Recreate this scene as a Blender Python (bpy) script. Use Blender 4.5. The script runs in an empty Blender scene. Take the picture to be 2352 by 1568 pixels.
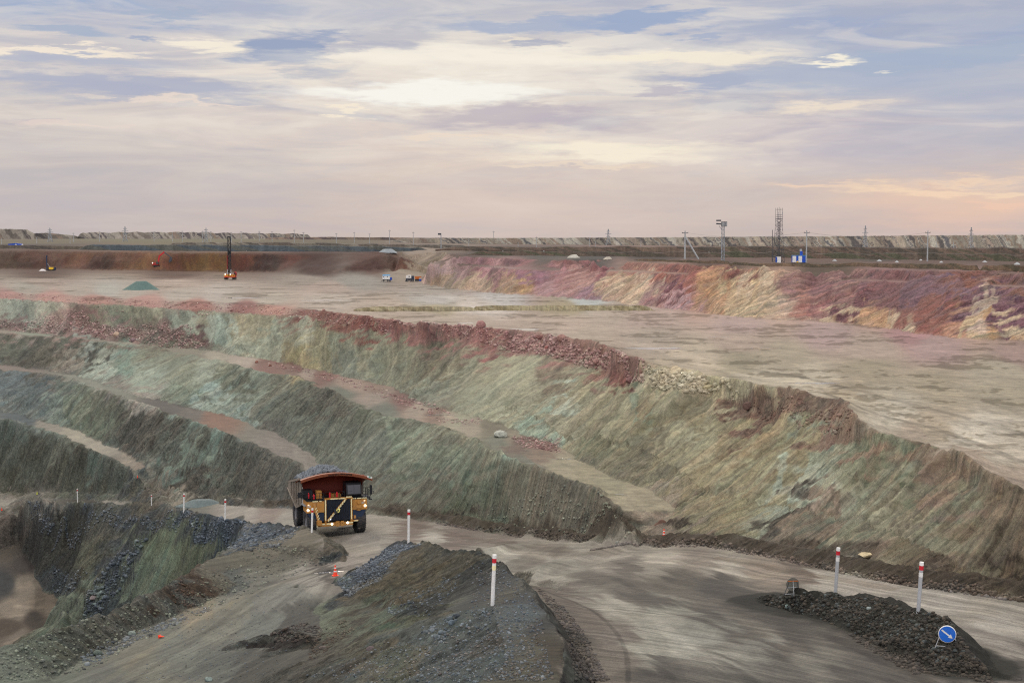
import bpy, bmesh, math, random
import numpy as np
from mathutils import Vector, Matrix
from mathutils.geometry import delaunay_2d_cdt
from mathutils.bvhtree import BVHTree

random.seed(7)
rng = np.random.default_rng(11)
R = math.radians
scene = bpy.context.scene
col = scene.collection

# ------------------------------------------------------------------ camera
CZ = 70.0                       # camera stands 70 m above the datum
FPX = 3267.0                    # 50 mm lens on a 36 mm sensor, in 2352-px units
CX, CY, HY = 1176.0, 784.0, 545.0
PITCH = math.atan((CY - HY) / FPX)
cam_d = bpy.data.cameras.new('camera')
cam_d.lens = 50.0
cam_d.sensor_width = 36.0
cam_d.clip_start = 0.5
cam_d.clip_end = 30000
cam = bpy.data.objects.new('camera', cam_d)
col.objects.link(cam)
cam.location = (0, 0, CZ)
cam.rotation_euler = (R(90) - PITCH, 0, 0)
scene.camera = cam

# ------------------------------------------------------------------ colour helpers
def lin(c):
    return tuple(((v / 255) / 12.92 if v / 255 <= 0.04045 else ((v / 255 + 0.055) / 1.055) ** 2.4) for v in c)

# ------------------------------------------------------------------ world: dusk sky with layered cloud
SUN_EL, SUN_AZ = R(36), R(-22)   # azimuth measured from +Y towards +X
def build_world():
    w = bpy.data.worlds.new('World'); scene.world = w; w.use_nodes = True
    nt = w.node_tree; nt.nodes.clear()
    N, L = nt.nodes.new, nt.links.new
    def math_(op, a, b=None, c=None, clamp=False):
        n = N('ShaderNodeMath'); n.operation = op; n.use_clamp = clamp
        for i, v in enumerate((a, b, c)):
            if v is None: continue
            if isinstance(v, (int, float)): n.inputs[i].default_value = v
            else: L(v, n.inputs[i])
        return n.outputs[0]
    def mix(f, a, b):
        n = N('ShaderNodeMix'); n.data_type = 'RGBA'; n.clamp_factor = True
        if isinstance(f, (int, float)): n.inputs[0].default_value = f
        else: L(f, n.inputs[0])
        for s, v in ((6, a), (7, b)):
            if isinstance(v, tuple): n.inputs[s].default_value = (*v, 1)
            else: L(v, n.inputs[s])
        return n.outputs[2]
    tc = N('ShaderNodeTexCoord')
    sep = N('ShaderNodeSeparateXYZ'); L(tc.outputs['Generated'], sep.inputs[0])
    x, y, z = sep.outputs
    az = math_('ARCTAN2', x, y)                       # 0 ahead, + to the right
    hor = math_('SQRT', math_('ADD', math_('MULTIPLY', x, x), math_('MULTIPLY', y, y)))
    el = math_('ARCTAN2', z, hor)
    # stretched noise: thin streaks low down, broader masses higher up
    comb = N('ShaderNodeCombineXYZ')
    L(math_('MULTIPLY', az, 5.0), comb.inputs[0]); L(math_('MULTIPLY', el, 34.0), comb.inputs[1])
    def noise(scale, detail, rough, off, dist=0.0, vec=None):
        m = N('ShaderNodeVectorMath'); m.operation = 'ADD'
        L(vec or comb.outputs[0], m.inputs[0]); m.inputs[1].default_value = (off, off * 0.7, 0)
        n = N('ShaderNodeTexNoise'); n.noise_dimensions = '2D'
        n.inputs['Scale'].default_value = scale; n.inputs['Detail'].default_value = detail
        n.inputs['Roughness'].default_value = rough; n.inputs['Distortion'].default_value = dist
        L(m.outputs[0], n.inputs['Vector']); return n
    nw = noise(1.3, 6, 0.6, 3.1)
    sw = N('ShaderNodeSeparateXYZ'); L(nw.outputs['Color'], sw.inputs[0])
    nw2 = noise(5.5, 7, 0.62, 9.1)
    sw2 = N('ShaderNodeSeparateXYZ'); L(nw2.outputs['Color'], sw2.inputs[0])
    azw = math_('ADD', math_('ADD', az, math_('MULTIPLY', math_('SUBTRACT', sw.outputs[0], 0.5), 0.14)),
                math_('MULTIPLY', math_('SUBTRACT', sw2.outputs[0], 0.5), 0.06))
    elw = math_('ADD', math_('ADD', el, math_('MULTIPLY', math_('SUBTRACT', sw.outputs[1], 0.5), 0.030)),
                math_('MULTIPLY', math_('SUBTRACT', sw2.outputs[1], 0.5), 0.016))
    # base gradient by elevation (warped a little so the bands undulate)
    ramp = N('ShaderNodeValToRGB'); cr = ramp.color_ramp
    stops = [(0.0, (202, 185, 180)), (0.02, (206, 190, 185)), (0.05, (206, 195, 190)), (0.085, (209, 199, 196)),
             (0.12, (208, 200, 200)), (0.16, (190, 190, 203)), (0.20, (172, 182, 208)), (0.32, (160, 166, 190)),
             (0.6, (172, 166, 164)), (1.0, (172, 165, 158))]
    while len(cr.elements) < len(stops): cr.elements.new(0.5)
    for e, (p, c) in zip(cr.elements, stops): e.position = p; e.color = (*lin(c), 1)
    elg = math_('ADD', math_('MULTIPLY', el, 0.75), math_('MULTIPLY', elw, 0.25))
    L(elg, ramp.inputs[0])
    cur = ramp.outputs[0]
    def D(px, py):      # direction of a point of the sky, from where it stands over the horizon
        X, Y = (px - CX) / FPX, (HY - py) / FPX
        return math.atan(X), math.atan(Y / math.sqrt(1 + X * X) * 1.0)
    def blob(px, py, sx, sy, c, amp, hard=1.0, warp=True):
        nonlocal cur
        a0, e0 = D(px, py)
        sx *= 1.12; sy *= 1.18
        da = math_('DIVIDE', math_('SUBTRACT', azw if warp else az, a0), sx / FPX)
        de = math_('DIVIDE', math_('SUBTRACT', elw if warp else el, e0), sy / FPX)
        r2 = math_('ADD', math_('MULTIPLY', da, da), math_('MULTIPLY', de, de))
        g = math_('POWER', 2.71828, math_('MULTIPLY', r2, -1.0))
        if hard > 1: hard = 1 + (hard - 1) * 1.25
        if hard > 1: g = math_('MULTIPLY', math_('SUBTRACT', g, 0.5 - 0.5 / hard), hard, clamp=True)
        g = math_('MULTIPLY', g, amp, clamp=True)
        cur = mix(g, cur, lin(c))
    # wide fields of colour
    blob(1050, 160, 900, 150, (246, 234, 218), 0.8)
    blob(250, 110, 420, 70, (240, 226, 216), 0.55)
    blob(1330, 350, 420, 55, (244, 222, 202), 0.75)
    blob(600, 290, 420, 60, (224, 208, 202), 0.5)
    blob(1150, 470, 420, 110, (228, 204, 188), 0.65)
    blob(60, 450, 420, 120, (198, 190, 192), 0.6)
    blob(2250, 250, 420, 110, (180, 184, 205), 0.75)
    blob(1900, 320, 380, 60, (205, 192, 200), 0.6)
    blob(2200, 60, 640, 70, (152, 171, 207), 0.95)
    blob(100, 6, 600, 46, (148, 172, 210), 0.95)
    blob(1300, -20, 500, 36, (168, 180, 208), 0.7)
    # layered cloud: grey-blue sheets with pale lit edges, thinning towards the horizon
    n5 = noise(1.25, 9, 0.58, 63.0, 0.55)
    em = N('ShaderNodeMapRange'); L(el, em.inputs[0]); em.inputs[1].default_value = 0.03; em.inputs[2].default_value = 0.085; em.inputs[3].default_value = 0.12; em.inputs[4].default_value = 1.0
    s5 = math_('MULTIPLY', math_('MULTIPLY', math_('SUBTRACT', n5.outputs['Fac'], 0.50), 9.0, clamp=True), em.outputs[0])
    cur = mix(math_('MULTIPLY', s5, 0.5), cur, lin((176, 182, 202)))
    e5 = math_('MULTIPLY', math_('MULTIPLY', math_('SUBTRACT', 0.5, n5.outputs['Fac']), 8.0, clamp=True), em.outputs[0])
    cur = mix(math_('MULTIPLY', e5, 0.35), cur, lin((250, 238, 222)))
    # faint streak texture everywhere
    n1 = noise(2.3, 8, 0.62, 21.0, 0.3)
    t1 = math_('MULTIPLY', math_('SUBTRACT', n1.outputs['Fac'], 0.5), 2.6, clamp=True)
    cur = mix(math_('MULTIPLY', t1, 0.24), cur, lin((245, 226, 208)))
    t2 = math_('MULTIPLY', math_('SUBTRACT', 0.46, n1.outputs['Fac']), 3.0, clamp=True)
    cur = mix(math_('MULTIPLY', t2, 0.32), cur, lin((176, 178, 200)))
    # thin lit streaks, strongest around the hidden sun
    n3 = noise(2.4, 7, 0.55, 47.0, 0.3)
    a0, e0 = D(1150, 190)
    da = math_('DIVIDE', math_('SUBTRACT', az, a0), 0.30); de = math_('DIVIDE', math_('SUBTRACT', el, e0), 0.055)
    cg = math_('POWER', 2.71828, math_('MULTIPLY', math_('ADD', math_('MULTIPLY', da, da), math_('MULTIPLY', de, de)), -1.0))
    t3 = math_('MULTIPLY', math_('SUBTRACT', n3.outputs['Fac'], 0.47), 7.0, clamp=True)
    cur = mix(math_('MULTIPLY', math_('MULTIPLY', t3, cg), 0.42), cur, lin((255, 247, 230)))
    t4 = math_('MULTIPLY', math_('SUBTRACT', 0.44, n3.outputs['Fac']), 6.0, clamp=True)
    cur = mix(math_('MULTIPLY', t4, 0.10), cur, lin((178, 180, 200)))
    # dark cloud bodies
    for b in [(330, 205, 330, 26, (173, 180, 204), 0.85, 1.76), (120, 150, 260, 14, (178, 186, 208), 0.7, 1.6),
              (700, 115, 125, 50, (149, 165, 198), 0.95, 2.56), (740, 85, 90, 18, (153, 168, 200), 0.7, 2.0),
              (880, 118, 60, 16, (182, 184, 202), 0.8, 2.0), (150, 76, 130, 14, (162, 180, 208), 0.8, 2.0),
              (375, 92, 36, 8, (166, 178, 204), 0.9, 2.0), (380, 46, 60, 9, (166, 182, 208), 0.7, 2.0),
              (1180, 62, 230, 18, (162, 178, 208), 0.8, 1.76), (1480, 52, 180, 17, (152, 172, 208), 0.9, 2.08),
              (1215, 108, 56, 12, (178, 182, 200), 0.9, 2.08), (1590, 86, 50, 7, (166, 180, 208), 0.8, 2.0),
              (1700, 185, 120, 18, (166, 175, 203), 0.8, 1.76), (1930, 175, 240, 34, (172, 184, 208), 0.8, 1.44),
              (2180, 140, 260, 30, (164, 181, 208), 0.85, 1.6), (1230, 275, 260, 22, (196, 186, 196), 0.8, 1.8),
              (1560, 215, 110, 9, (190, 184, 200), 0.7, 2), (2230, 210, 300, 40, (176, 186, 208), 0.6, 1.2),
              (1500, 338, 110, 5, (188, 178, 188), 0.8, 2.5), (95, 285, 80, 9, (196, 186, 196), 0.7, 2),
              (2200, 422, 60, 6, (190, 170, 180), 0.8, 2.0)]:
        blob(*b)
    # bright breaks where the low sun is behind thin cloud
    for b in [(980, 222, 290, 22, (255, 252, 242), 1.0, 1.6), (1130, 150, 380, 24, (255, 247, 230), 0.85, 1.2),
              (1560, 140, 260, 16, (255, 242, 218), 0.8, 1.8), (1400, 345, 280, 20, (255, 243, 218), 0.9, 1.3),
              (520, 112, 120, 14, (255, 243, 222), 0.9, 2.0), (130, 128, 160, 8, (255, 240, 218), 0.85, 2.0),
              (780, 262, 60, 6, (255, 240, 215), 0.8, 2), (1930, 147, 90, 8, (255, 246, 226), 0.95, 1.5),
              (1840, 250, 110, 11, (250, 232, 208), 0.8, 1.2), (150, 290, 130, 10, (240, 220, 206), 0.7, 1.8),
              (400, 240, 160, 5, (240, 222, 208), 0.8, 2), (1180, 100, 60, 5, (255, 240, 214), 0.6, 2),
              (2150, 438, 210, 9, (255, 230, 192), 0.9, 1.2), (2240, 414, 110, 7, (255, 226, 190), 0.7, 1.1),
              (1865, 436, 80, 6, (252, 216, 184), 0.7, 1.2), (2290, 440, 120, 6, (255, 236, 200), 0.8, 1.2),
              (2250, 470, 90, 7, (250, 200, 172), 0.7, 1.8), (2200, 490, 220, 50, (238, 192, 170), 0.6, 1.0),
              (1010, 318, 90, 6, (246, 224, 200), 0.6, 2), (1300, 380, 160, 6, (248, 226, 198), 0.6, 2)]:
        blob(*b)
    blob(2240, 450, 300, 48, (250, 208, 172), 0.5)
    hs_ = N('ShaderNodeHueSaturation'); hs_.inputs['Saturation'].default_value = 0.87; L(cur, hs_.inputs['Color']); cur = hs_.outputs[0]
    # the rest of the dome (behind, overhead) is boosted as added light for the pit
    sky = N('ShaderNodeTexSky'); sky.sky_type = 'NISHITA'; sky.sun_disc = False
    sky.sun_elevation = SUN_EL; sky.sun_rotation = SUN_AZ
    bgn = N('ShaderNodeBackground'); L(sky.outputs[0], bgn.inputs[0]); bgn.inputs[1].default_value = 0.15
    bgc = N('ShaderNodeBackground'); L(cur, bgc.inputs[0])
    st = N('ShaderNodeMapRange'); st.interpolation_type = 'SMOOTHSTEP'; L(el, st.inputs[0])      # overhead sky raised beyond natural dusk brightness to light the ground
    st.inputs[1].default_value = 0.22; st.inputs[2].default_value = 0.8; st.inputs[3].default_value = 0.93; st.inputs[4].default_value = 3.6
    bk = N('ShaderNodeMapRange'); bk.interpolation_type = 'SMOOTHSTEP'; L(y, bk.inputs[0])       # unseen sky behind the viewer, brightened as added fill on the slopes
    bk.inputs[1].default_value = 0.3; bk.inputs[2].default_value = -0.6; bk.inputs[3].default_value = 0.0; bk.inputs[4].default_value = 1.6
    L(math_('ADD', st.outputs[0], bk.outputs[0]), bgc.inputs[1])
    fac = N('ShaderNodeMapRange'); fac.interpolation_type = 'SMOOTHSTEP'
    L(el, fac.inputs[0]); fac.inputs[1].default_value = 0.25; fac.inputs[2].default_value = 0.75
    fac.inputs[3].default_value = 0.0; fac.inputs[4].default_value = 0.2
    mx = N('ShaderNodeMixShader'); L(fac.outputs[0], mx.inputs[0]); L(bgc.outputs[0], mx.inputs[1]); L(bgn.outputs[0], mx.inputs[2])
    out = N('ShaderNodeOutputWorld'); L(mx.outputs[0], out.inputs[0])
    w.cycles.sampling_method = 'MANUAL'; w.cycles.sample_map_resolution = 1024
build_world()
sun_d = bpy.data.lights.new('sun', 'SUN'); sun_d.energy = 1.5; sun_d.angle = R(16); sun_d.color = (1.0, 0.88, 0.72)
sun = bpy.data.objects.new('sun', sun_d); col.objects.link(sun)
sv = Vector((math.sin(SUN_AZ) * math.cos(SUN_EL), math.cos(SUN_AZ) * math.cos(SUN_EL), math.sin(SUN_EL)))
sun.rotation_euler = sv.to_track_quat('Z', 'Y').to_euler()
scene.view_settings.view_transform = 'Standard'
scene.view_settings.look = 'None'
scene.view_settings.exposure = 0.0
scene.view_settings.gamma = 1.0

# ------------------------------------------------------------------ survey helpers
CP, SP = math.cos(PITCH), math.sin(PITCH)
def P(px, py, h):
    """surveyed ground point: bearing (px,py) sighted from the camera, h metres below it"""
    X, Y = (px - CX) / FPX, -(py - CY) / FPX
    d = (X, Y * SP + CP, Y * CP - SP)
    t = -h / d[2]
    return (d[0] * t, d[1] * t, CZ - h)
def ray(px, py):
    X, Y = (px - CX) / FPX, -(py - CY) / FPX
    return Vector((X, Y * SP + CP, Y * CP - SP)).normalized()
cy = scene.cycles
cy.use_denoising = False
cy.max_bounces = 4; cy.diffuse_bounces = 2; cy.glossy_bounces = 2; cy.transmission_bounces = 2
cy.use_adaptive_sampling = False
cy.filter_width = 1.15
cy.caustics_reflective = False; cy.caustics_refractive = False
# ------------------------------------------------------------------ noise (numpy value noise)
def _hash(ix, iy, seed):
    h = (ix.astype(np.int64) * 374761393 + iy.astype(np.int64) * 668265263 + seed * 974711) & 0xffffffff
    h = ((h ^ (h >> 13)) * 1274126177) & 0xffffffff
    h = (h ^ (h >> 16)) & 0xffffff
    return (h / float(0xffffff)).astype(np.float32)
def vn(x, y, seed=0):
    ix = np.floor(x); iy = np.floor(y)
    fx = (x - ix).astype(np.float32); fy = (y - iy).astype(np.float32)
    fx = fx * fx * fx * (fx * (fx * 6 - 15) + 10); fy = fy * fy * fy * (fy * (fy * 6 - 15) + 10)
    a = _hash(ix, iy, seed); b = _hash(ix + 1, iy, seed); c = _hash(ix, iy + 1, seed); d = _hash(ix + 1, iy + 1, seed)
    return (a + (b - a) * fx) * (1 - fy) + (c + (d - c) * fx) * fy
def fbm(x, y, seed=0, oct=4, gain=0.5, lac=2.03):
    s = 0.0; a = 1.0; t = 0.0
    for o in range(oct):
        x, y = x * 0.8 - y * 0.6, x * 0.6 + y * 0.8          # turn each octave so the lattice never lines up
        s = s + a * (vn(x, y, seed + o * 17) * 2 - 1); t += a
        a *= gain; x = x * lac + 13.7; y = y * lac + 7.1
    return s / t
def ridged(x, y, seed=0, oct=3):
    s = 0.0; a = 1.0; t = 0.0
    for o in range(oct):
        s = s + a * (1 - np.abs(vn(x, y, seed + o * 31) * 2 - 1)); t += a
        a *= 0.55; x = x * 2.1 + 3.3; y = y * 2.1 + 9.2
    return s / t
def smooth(a, b, x):
    t = np.clip((x - a) / (b - a), 0, 1); return t * t * (3 - 2 * t)

# ------------------------------------------------------------------ survey lines of the pit: (px, py, metres below camera)
def spline(pts, n=6):
    pts = [tuple(p) for p in pts]
    out = []
    for i in range(len(pts) - 1):
        p0 = pts[max(i - 1, 0)]; p1 = pts[i]; p2 = pts[i + 1]; p3 = pts[min(i + 2, len(pts) - 1)]
        for k in range(n):
            t = k / n
            o = []
            for a, b, c, d in zip(p0, p1, p2, p3):
                m1 = (c - a) * 0.5; m2 = (d - b) * 0.5
                o.append((2*t**3 - 3*t*t + 1) * b + (t**3 - 2*t*t + t) * m1 + (-2*t**3 + 3*t*t) * c + (t**3 - t*t) * m2)
            out.append(o)
    out.append(list(pts[-1]))
    return out
LN = {}
def resample(W):
    W = np.array(W, float); out = [W[0]]
    for a, b in zip(W[:-1], W[1:]):
        L = np.hypot(*(b - a)[:2]); st = max(0.7, 0.006 * np.hypot(a[0], a[1]))
        k = max(1, int(L / st))
        for j in range(1, k + 1): out.append(a + (b - a) * j / k)
    return np.array(out)
def line(name, pts):
    W = resample([P(*p) for p in spline(pts)]); LN[name] = W; return W
def off(name, src, w, dh, away=True):
    """a line parallel to src, w metres further from (or nearer to) the viewer's side, dh metres deeper"""
    S = LN[src]; T = np.gradient(S[:, :2], axis=0); T /= np.linalg.norm(T, axis=1)[:, None] + 1e-9
    k = 9
    if len(T) > 2 * k:
        T = np.stack([np.convolve(np.pad(T[:, i], k, mode='edge'), np.ones(2*k+1) / (2*k+1), 'valid') for i in (0, 1)], 1)
        T /= np.linalg.norm(T, axis=1)[:, None] + 1e-9
    Nn = np.stack([-T[:, 1], T[:, 0]], 1)
    s = np.sign((Nn * S[:, :2]).sum(1)); s[s == 0] = 1
    s = np.where(np.sign(s.sum()) * np.ones_like(s) > 0, 1, -1)
    Nn = Nn * s[:, None] * (1 if away else -1)
    W = S.copy(); W[:, :2] += Nn * (w if np.isscalar(w) else np.interp(np.linspace(0, 1, len(S)), np.linspace(0, 1, len(w)), w)[:, None])
    W[:, 2] -= dh if np.isscalar(dh) else np.interp(np.linspace(0, 1, len(S)), np.linspace(0, 1, len(dh)), dh)
    LN[name] = W; return W

# haul road, far edge, with its low windrow
line('RF', [(2750,1475,21.6),(2352,1383,22.3),(2061,1340,23.4),(1900,1308,24.4),(1764,1277,25.6),(1622,1255,26.9),(1530,1256,28),(1443,1257,29.3),
            (1300,1245,31.2),(1176,1231,34.2),(1034,1206,36.3),(940,1192,37.3),(843,1179,38.3),(775,1172,39.1),(700,1168,40.2),(588,1165,42.4),(470,1154,45),(300,1149,48.5),(180,1146,52),(0,1143,58),(-300,1140,68)])
off('RFc', 'RF', 1.5, -1.0)
off('RFt', 'RF', 3.0, -0.5)
# terrace faces: crests and toes
line('AF', [(-300,650,17),(0,669,16.9),(290,683,16.8),(588,696,16.7),(760,714,16.6),(919,733,16.5),(1050,745,16.4),(1176,756,16.4),(1280,770,16.4),
            (1360,784,16.4),(1479,826,16.4),(1560,845,16.4),(1650,862,16.3),(1740,880,16.0),(1831,892,15.6),(1890,912,16.1),(1951,923,15.7),
            (1996,977,16.4),(2120,1017,16.5),(2203,1039,16.3),(2236,1069,16.7),(2289,1088,16.8),(2352,1122,16.8),(2750,1270,16.8)])
off('AFi', 'AF', 2.6, 0.7)
line('AC', [(-300,664,18.3),(0,685,18.5),(290,703,18.5),(588,721,18.6),(760,742,18.8),(919,764,19.2),(1050,784,19.4),(1176,803,19.5),(1280,822,19.7),(1360,841,19.8),
            (1479,880,19.5),(1560,891,19.1),(1650,910,18.7),(1764,961,19.1),(1850,998,19.1),(1951,1017,18.6),(2027,1036,17.9),(2139,1058,17.8),
            (2214,1107,18.1),(2290,1140,18.1),(2352,1180,18.1),(2750,1340,18.3)])
line('AT', [(-300,733,26.6),(0,757,26.8),(120,768,26.9),(290,788,27),(488,807.5,27.3),(588,824.5,27.5),(674,839,27.8),(818,870,28.1),(912,899,28.1),(990,939,28.1),(1110,965,28),
            (1176,988,27.9),(1292,1028,27.7),(1363,1073,27.5),(1438,1107,27.2),(1513,1137,26.9),(1566,1170,26.9),(1581,1207,27.1),(1640,1233,26.2)])
line('C2', [(-300,738,26.8),(0,762,26.8),(179,776,27),(290,786,27.1),(382,803.5,27.2),(461,819,27.3),(588,848,27.5),(686,866,27.6),(818,925,27.7),(875,951,27.7),
            (1004,974,27.7),(1090,1008,27.6),(1176,1050,27.2),(1251,1072,27),(1345,1110,26.6),(1386,1139,26.3),(1416,1169,26.6),(1450,1210,27.2),(1474,1236,28.2)])
off('C2i', 'C2', 1.2, 0.5)
line('T2', [(-300,812,34.4),(0,838,34.6),(179,867,34.8),(285,904,35),(395,930,35.2),(488,948,35.4),(588,982,35.7),(660,1017,35.9),(726,1051,36.3),(768,1110,37.3),(792,1160,38.5)])
line('C3', [(-300,820,34.5),(0,847,34.5),(105,856,34.5),(185,878,34.6),(290,912,34.6),(369,941,34.8),(435,962,35),(501,988,35.1),(588,1023,35.2),(645,1041,35.4),(683,1060,35.6),(703,1090,36.4),(716,1130,37.7),(724,1156,39)])
off('C3i', 'C3', 1.0, 0.4)
line('T3', [(-300,915,43),(0,945,43.2),(79,962,43.2),(142,978,43.2),(264,1028,43.2),(330,1059,43.2),(369,1083,43.5),(409,1112,43.8),(443,1138,44.2)])
line('C4', [(-300,925,43),(0,957,43.2),(66,972,43.3),(132,999,43.4),(198,1028,43.6),(250,1051,43.8),(303,1083,44.0),(343,1115,44.3),(380,1138,44.8)])
off('C4i', 'C4', 1.0, 0.4)
# upper face (far side of the wide bench)
line('RT', [(2900,830,17),(2352,786,17),(2199,780,17),(2039,754,17),(1889,741,17),(1764,735,17),(1601,717,17),(1521,709,17),(1426,697,17),(1301,686,17),(1176,678,17),
            (1138,675,17),(1050,665,17),(1000,658,17),(975,652,17),(970,645,17),(985,632,16.9)])
line('RC1', [(2900,690,8.2),(2352,660,8.56),(2189,652.5,8.7),(1976,643.6,8.8),(1764,636,8.9),(1601,631,9),(1426,622,9.3),(1301,618.6,9.5),(1176,617,9.6),(1063,608,9.4),(1000,606,9.3),(997,600,9.3)])
off('RC1i', 'RC1', [3.0, 3.2, 3.4, 3.0, 2.5], -0.1)
line('RC2', [(2900,645,6.3),(2352,629,6.45),(2114,621,6.5),(1964,617,6.6),(1764,615.5,6.75),(1601,609,6.87),(1476,602,6.85),(1351,598.6,6.8),(1276,596,6.8),(1176,593.5,6.75),(1100,590,6.7),(1056,589.5,6.8),(1043,594,7.4)])
# far wall, ramp
line('WT', [(-400,612,15.8),(0,619,16),(150,620,16.1),(300,622,16.3),(527,624,16.6),(640,627,16.8),(763,632,17),(888,634,17),(908,628,16)])
line('WE', [(-400,621,16),(0,624.5,16),(150,626,16.1),(300,630,16.3),(400,634,16.6)])
line('WE2', [(-400,633,17),(0,636.5,17),(150,638,17),(300,640,17),(450,641,17)])
line('WC', [(-400,568,5.9),(0,573,6.2),(150,575,6.6),(300,577.5,7),(527,579.5,7.3),(763,580.5,7.5),(900,582,7.6),(925,588,8.6),(938,595,10),(932,608,12.6),(915,621,15)])
line('RL', [(925,577.5,7.1),(940,586,9),(955,600,12),(935,615,14.5),(900,630,16.9)])
line('RR', [(1003,577.5,7.1),(1022,590,9.2),(1022,600,11.4),(1005,614,14.3),(990,629,16.8)])
# near left: road edge windrow, hollow, spur, lower pit floor
line('BL', [(39,1168,55.6),(60,1152,53.5),(77,1147,52.5),(178,1148.6,49.5),(255,1155,47),(348,1157,44.8),(422,1170,43),(475,1180,41.8),(517,1189,40.8),(588,1197.6,38.8),(640,1205,37.1),(672,1211,36),(700,1215,35.2)])
off('BLi', 'BL', 2.6, 1.6)
line('MN', [(700,1215,35),(716,1217,34.4),(742,1233,34.3),(766,1251,34.3),(796,1272,34.8),(815,1282,35.4)])
off('MNi', 'MN', 2.6, [1.9, 1.9, 1.7, 1.2, 0.4])
line('SB', [(-300,1540,31),(0,1486,31.6),(59,1471,31.8),(166,1438,32.2),(223,1409,32.5),(276,1396.7,32.8),(327,1371,33),(386,1349,33.5),(416,1329,33.7),(460,1295,34),(490,1280,34.2),(588,1248,34.5),(647,1231,34.6),(700,1218,34.6)])
line('SBt', [(-100,1640,33.5),(60,1590,33.4),(119,1568,33.5),(178,1519,33.8),(267,1474,34.3),(356,1428,35),(475,1388,35.6),(588,1334,35.9),(730,1299,36),(813,1288,35.9)])
S = LN['SB']
k = np.linspace(0, 1, len(S))
o = S.copy(); fd = np.interp(k, [0, .5, .8, .93, 1], [16, 14, 8, 3, 1.2]); fh = np.interp(k, [0, .5, .8, .93, 1], [13, 12, 7, 2.6, 1])
rr = np.linalg.norm(S[:, :2], axis=1)
o[:, 0] = S[:, 0] - fd * 0.75; o[:, 1] = S[:, 1] + fd * 0.66; o[:, 2] -= fh
LN['SBo'] = o
line('SP', [(330,1180,45.8),(321,1194,46.8),(291,1230,49.8),(258,1272,53),(208,1317,56),(149,1394,61.5),(113,1438,65)])
line('H1', [(150,1450,66),(250,1440,63),(350,1400,58),(450,1335,51),(560,1272,44.5),(620,1240,41)])
line('H2', [(60,1500,68.5),(150,1520,68),(250,1500,66),(350,1450,60.5),(450,1375,54)])
line('PT', [(20,1180,58.5),(36,1192,60.3),(50.5,1245,62.2),(68,1287,64),(89,1328,65.5),(119,1367,66.8),(146,1380,67.3),(122,1420,67.5),(104,1446,67.6)])
line('PF', [(-60,1175,60),(-40,1240,62.5),(-20,1300,64.5),(0,1370,67),(20,1430,68),(30,1475,68.5)])
line('PL', [(-300,1185,68),(-300,1280,70),(-300,1400,71),(-300,1500,72)])
line('GU', [(120,1200,56.3),(150,1250,58.8),(185,1290,60.2)])
# near hill
line('NB', [(765,1345,35.2),(772,1334,34.6),(808,1307.6,34),(846,1281,33.3),(888,1249,32.3),(938.6,1244.5,31.6),(986,1251,30.3),(1028,1267,28.5),(1093,1273,26.5),(1138,1288,25),(1176,1309,24),
            (1206,1337,23.2),(1229,1364,22.7),(1250,1399,22.2),(1274,1438,21.8),(1289,1474,21.6),(1293,1518,21.6),(1282,1568,21.7),(1262,1640,21.8)])
off('NBo', 'NB', [0.8, 2.2, 3.0, 3.2, 2.8, 2.0, 1.7, 1.8, 2.0], [0.3, 1.6, 2.4, 3.0, 3.2, 2.8, 2.2, 1.9, 1.6])
off('NBp', 'NBo', 3.5, [0.3, 0.3, 0.2, 0.2, 0.1, 0.0, -0.3, -0.6, -0.8])
line('TR', [(728,1400,35),(742,1438,33.5),(705,1501,31.5),(781,1487,30.3),(870,1452,28.5),(960,1425,25.6),(1040,1402,23.5)])
line('GS', [(772,1334,34.8),(790,1360,33.8),(850,1385,32),(950,1400,27.8),(1040,1385,24.4)])
line('PR', [(618,1560,31),(692,1527,29.6),(781,1499,28.2),(870,1466,26.3),(959,1462,24.2),(1040,1430,22.8),(1110,1400,21.9)])
line('PB', [(560,1640,30.5),(750,1640,27),(950,1640,23.6),(1150,1640,21.9)])
line('PC', [(1133,1390,21.6),(1150,1450,21.5),(1160,1520,21.5)])
line('DM', [(610,1450,32.3),(650,1440,31.8),(700,1452,31.3)])
line('SR', [(560,1600,32.6),(600,1500,33),(660,1420,34.2),(720,1350,35.2),(765,1310,35.6)])
line('SR2', [(250,1640,33),(400,1568,33.2),(560,1440,34.3),(690,1340,35.5)])
# island windrow
line('IS', [(1745,1369,24.2),(1780,1367,23.7),(1800,1365,23.2),(1823,1353.6,22.5),(1860,1354,22.2),(1913,1359.6,21.9),(2017,1377,21.2),(2091,1398,20.6),(2120,1411,20.4),(2180,1428,20.2),(2198,1450,20.4),(2239,1501,20.9),(2252,1533,21.5)])
off('ISo', 'IS', [0.3, 1.6, 2.2, 2.2, 2.2, 1.8, 0.8], [0.1, 1.2, 1.8, 1.8, 1.7, 1.3, 0.2])
line('ISt', [(1740,1374,24.3),(1764,1389,24.2),(1883,1421,23.3),(1972,1456,22.7),(2061,1498,22.2),(2150,1531,21.9),(2210,1546,21.75),(2250,1545,21.7)])
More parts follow.
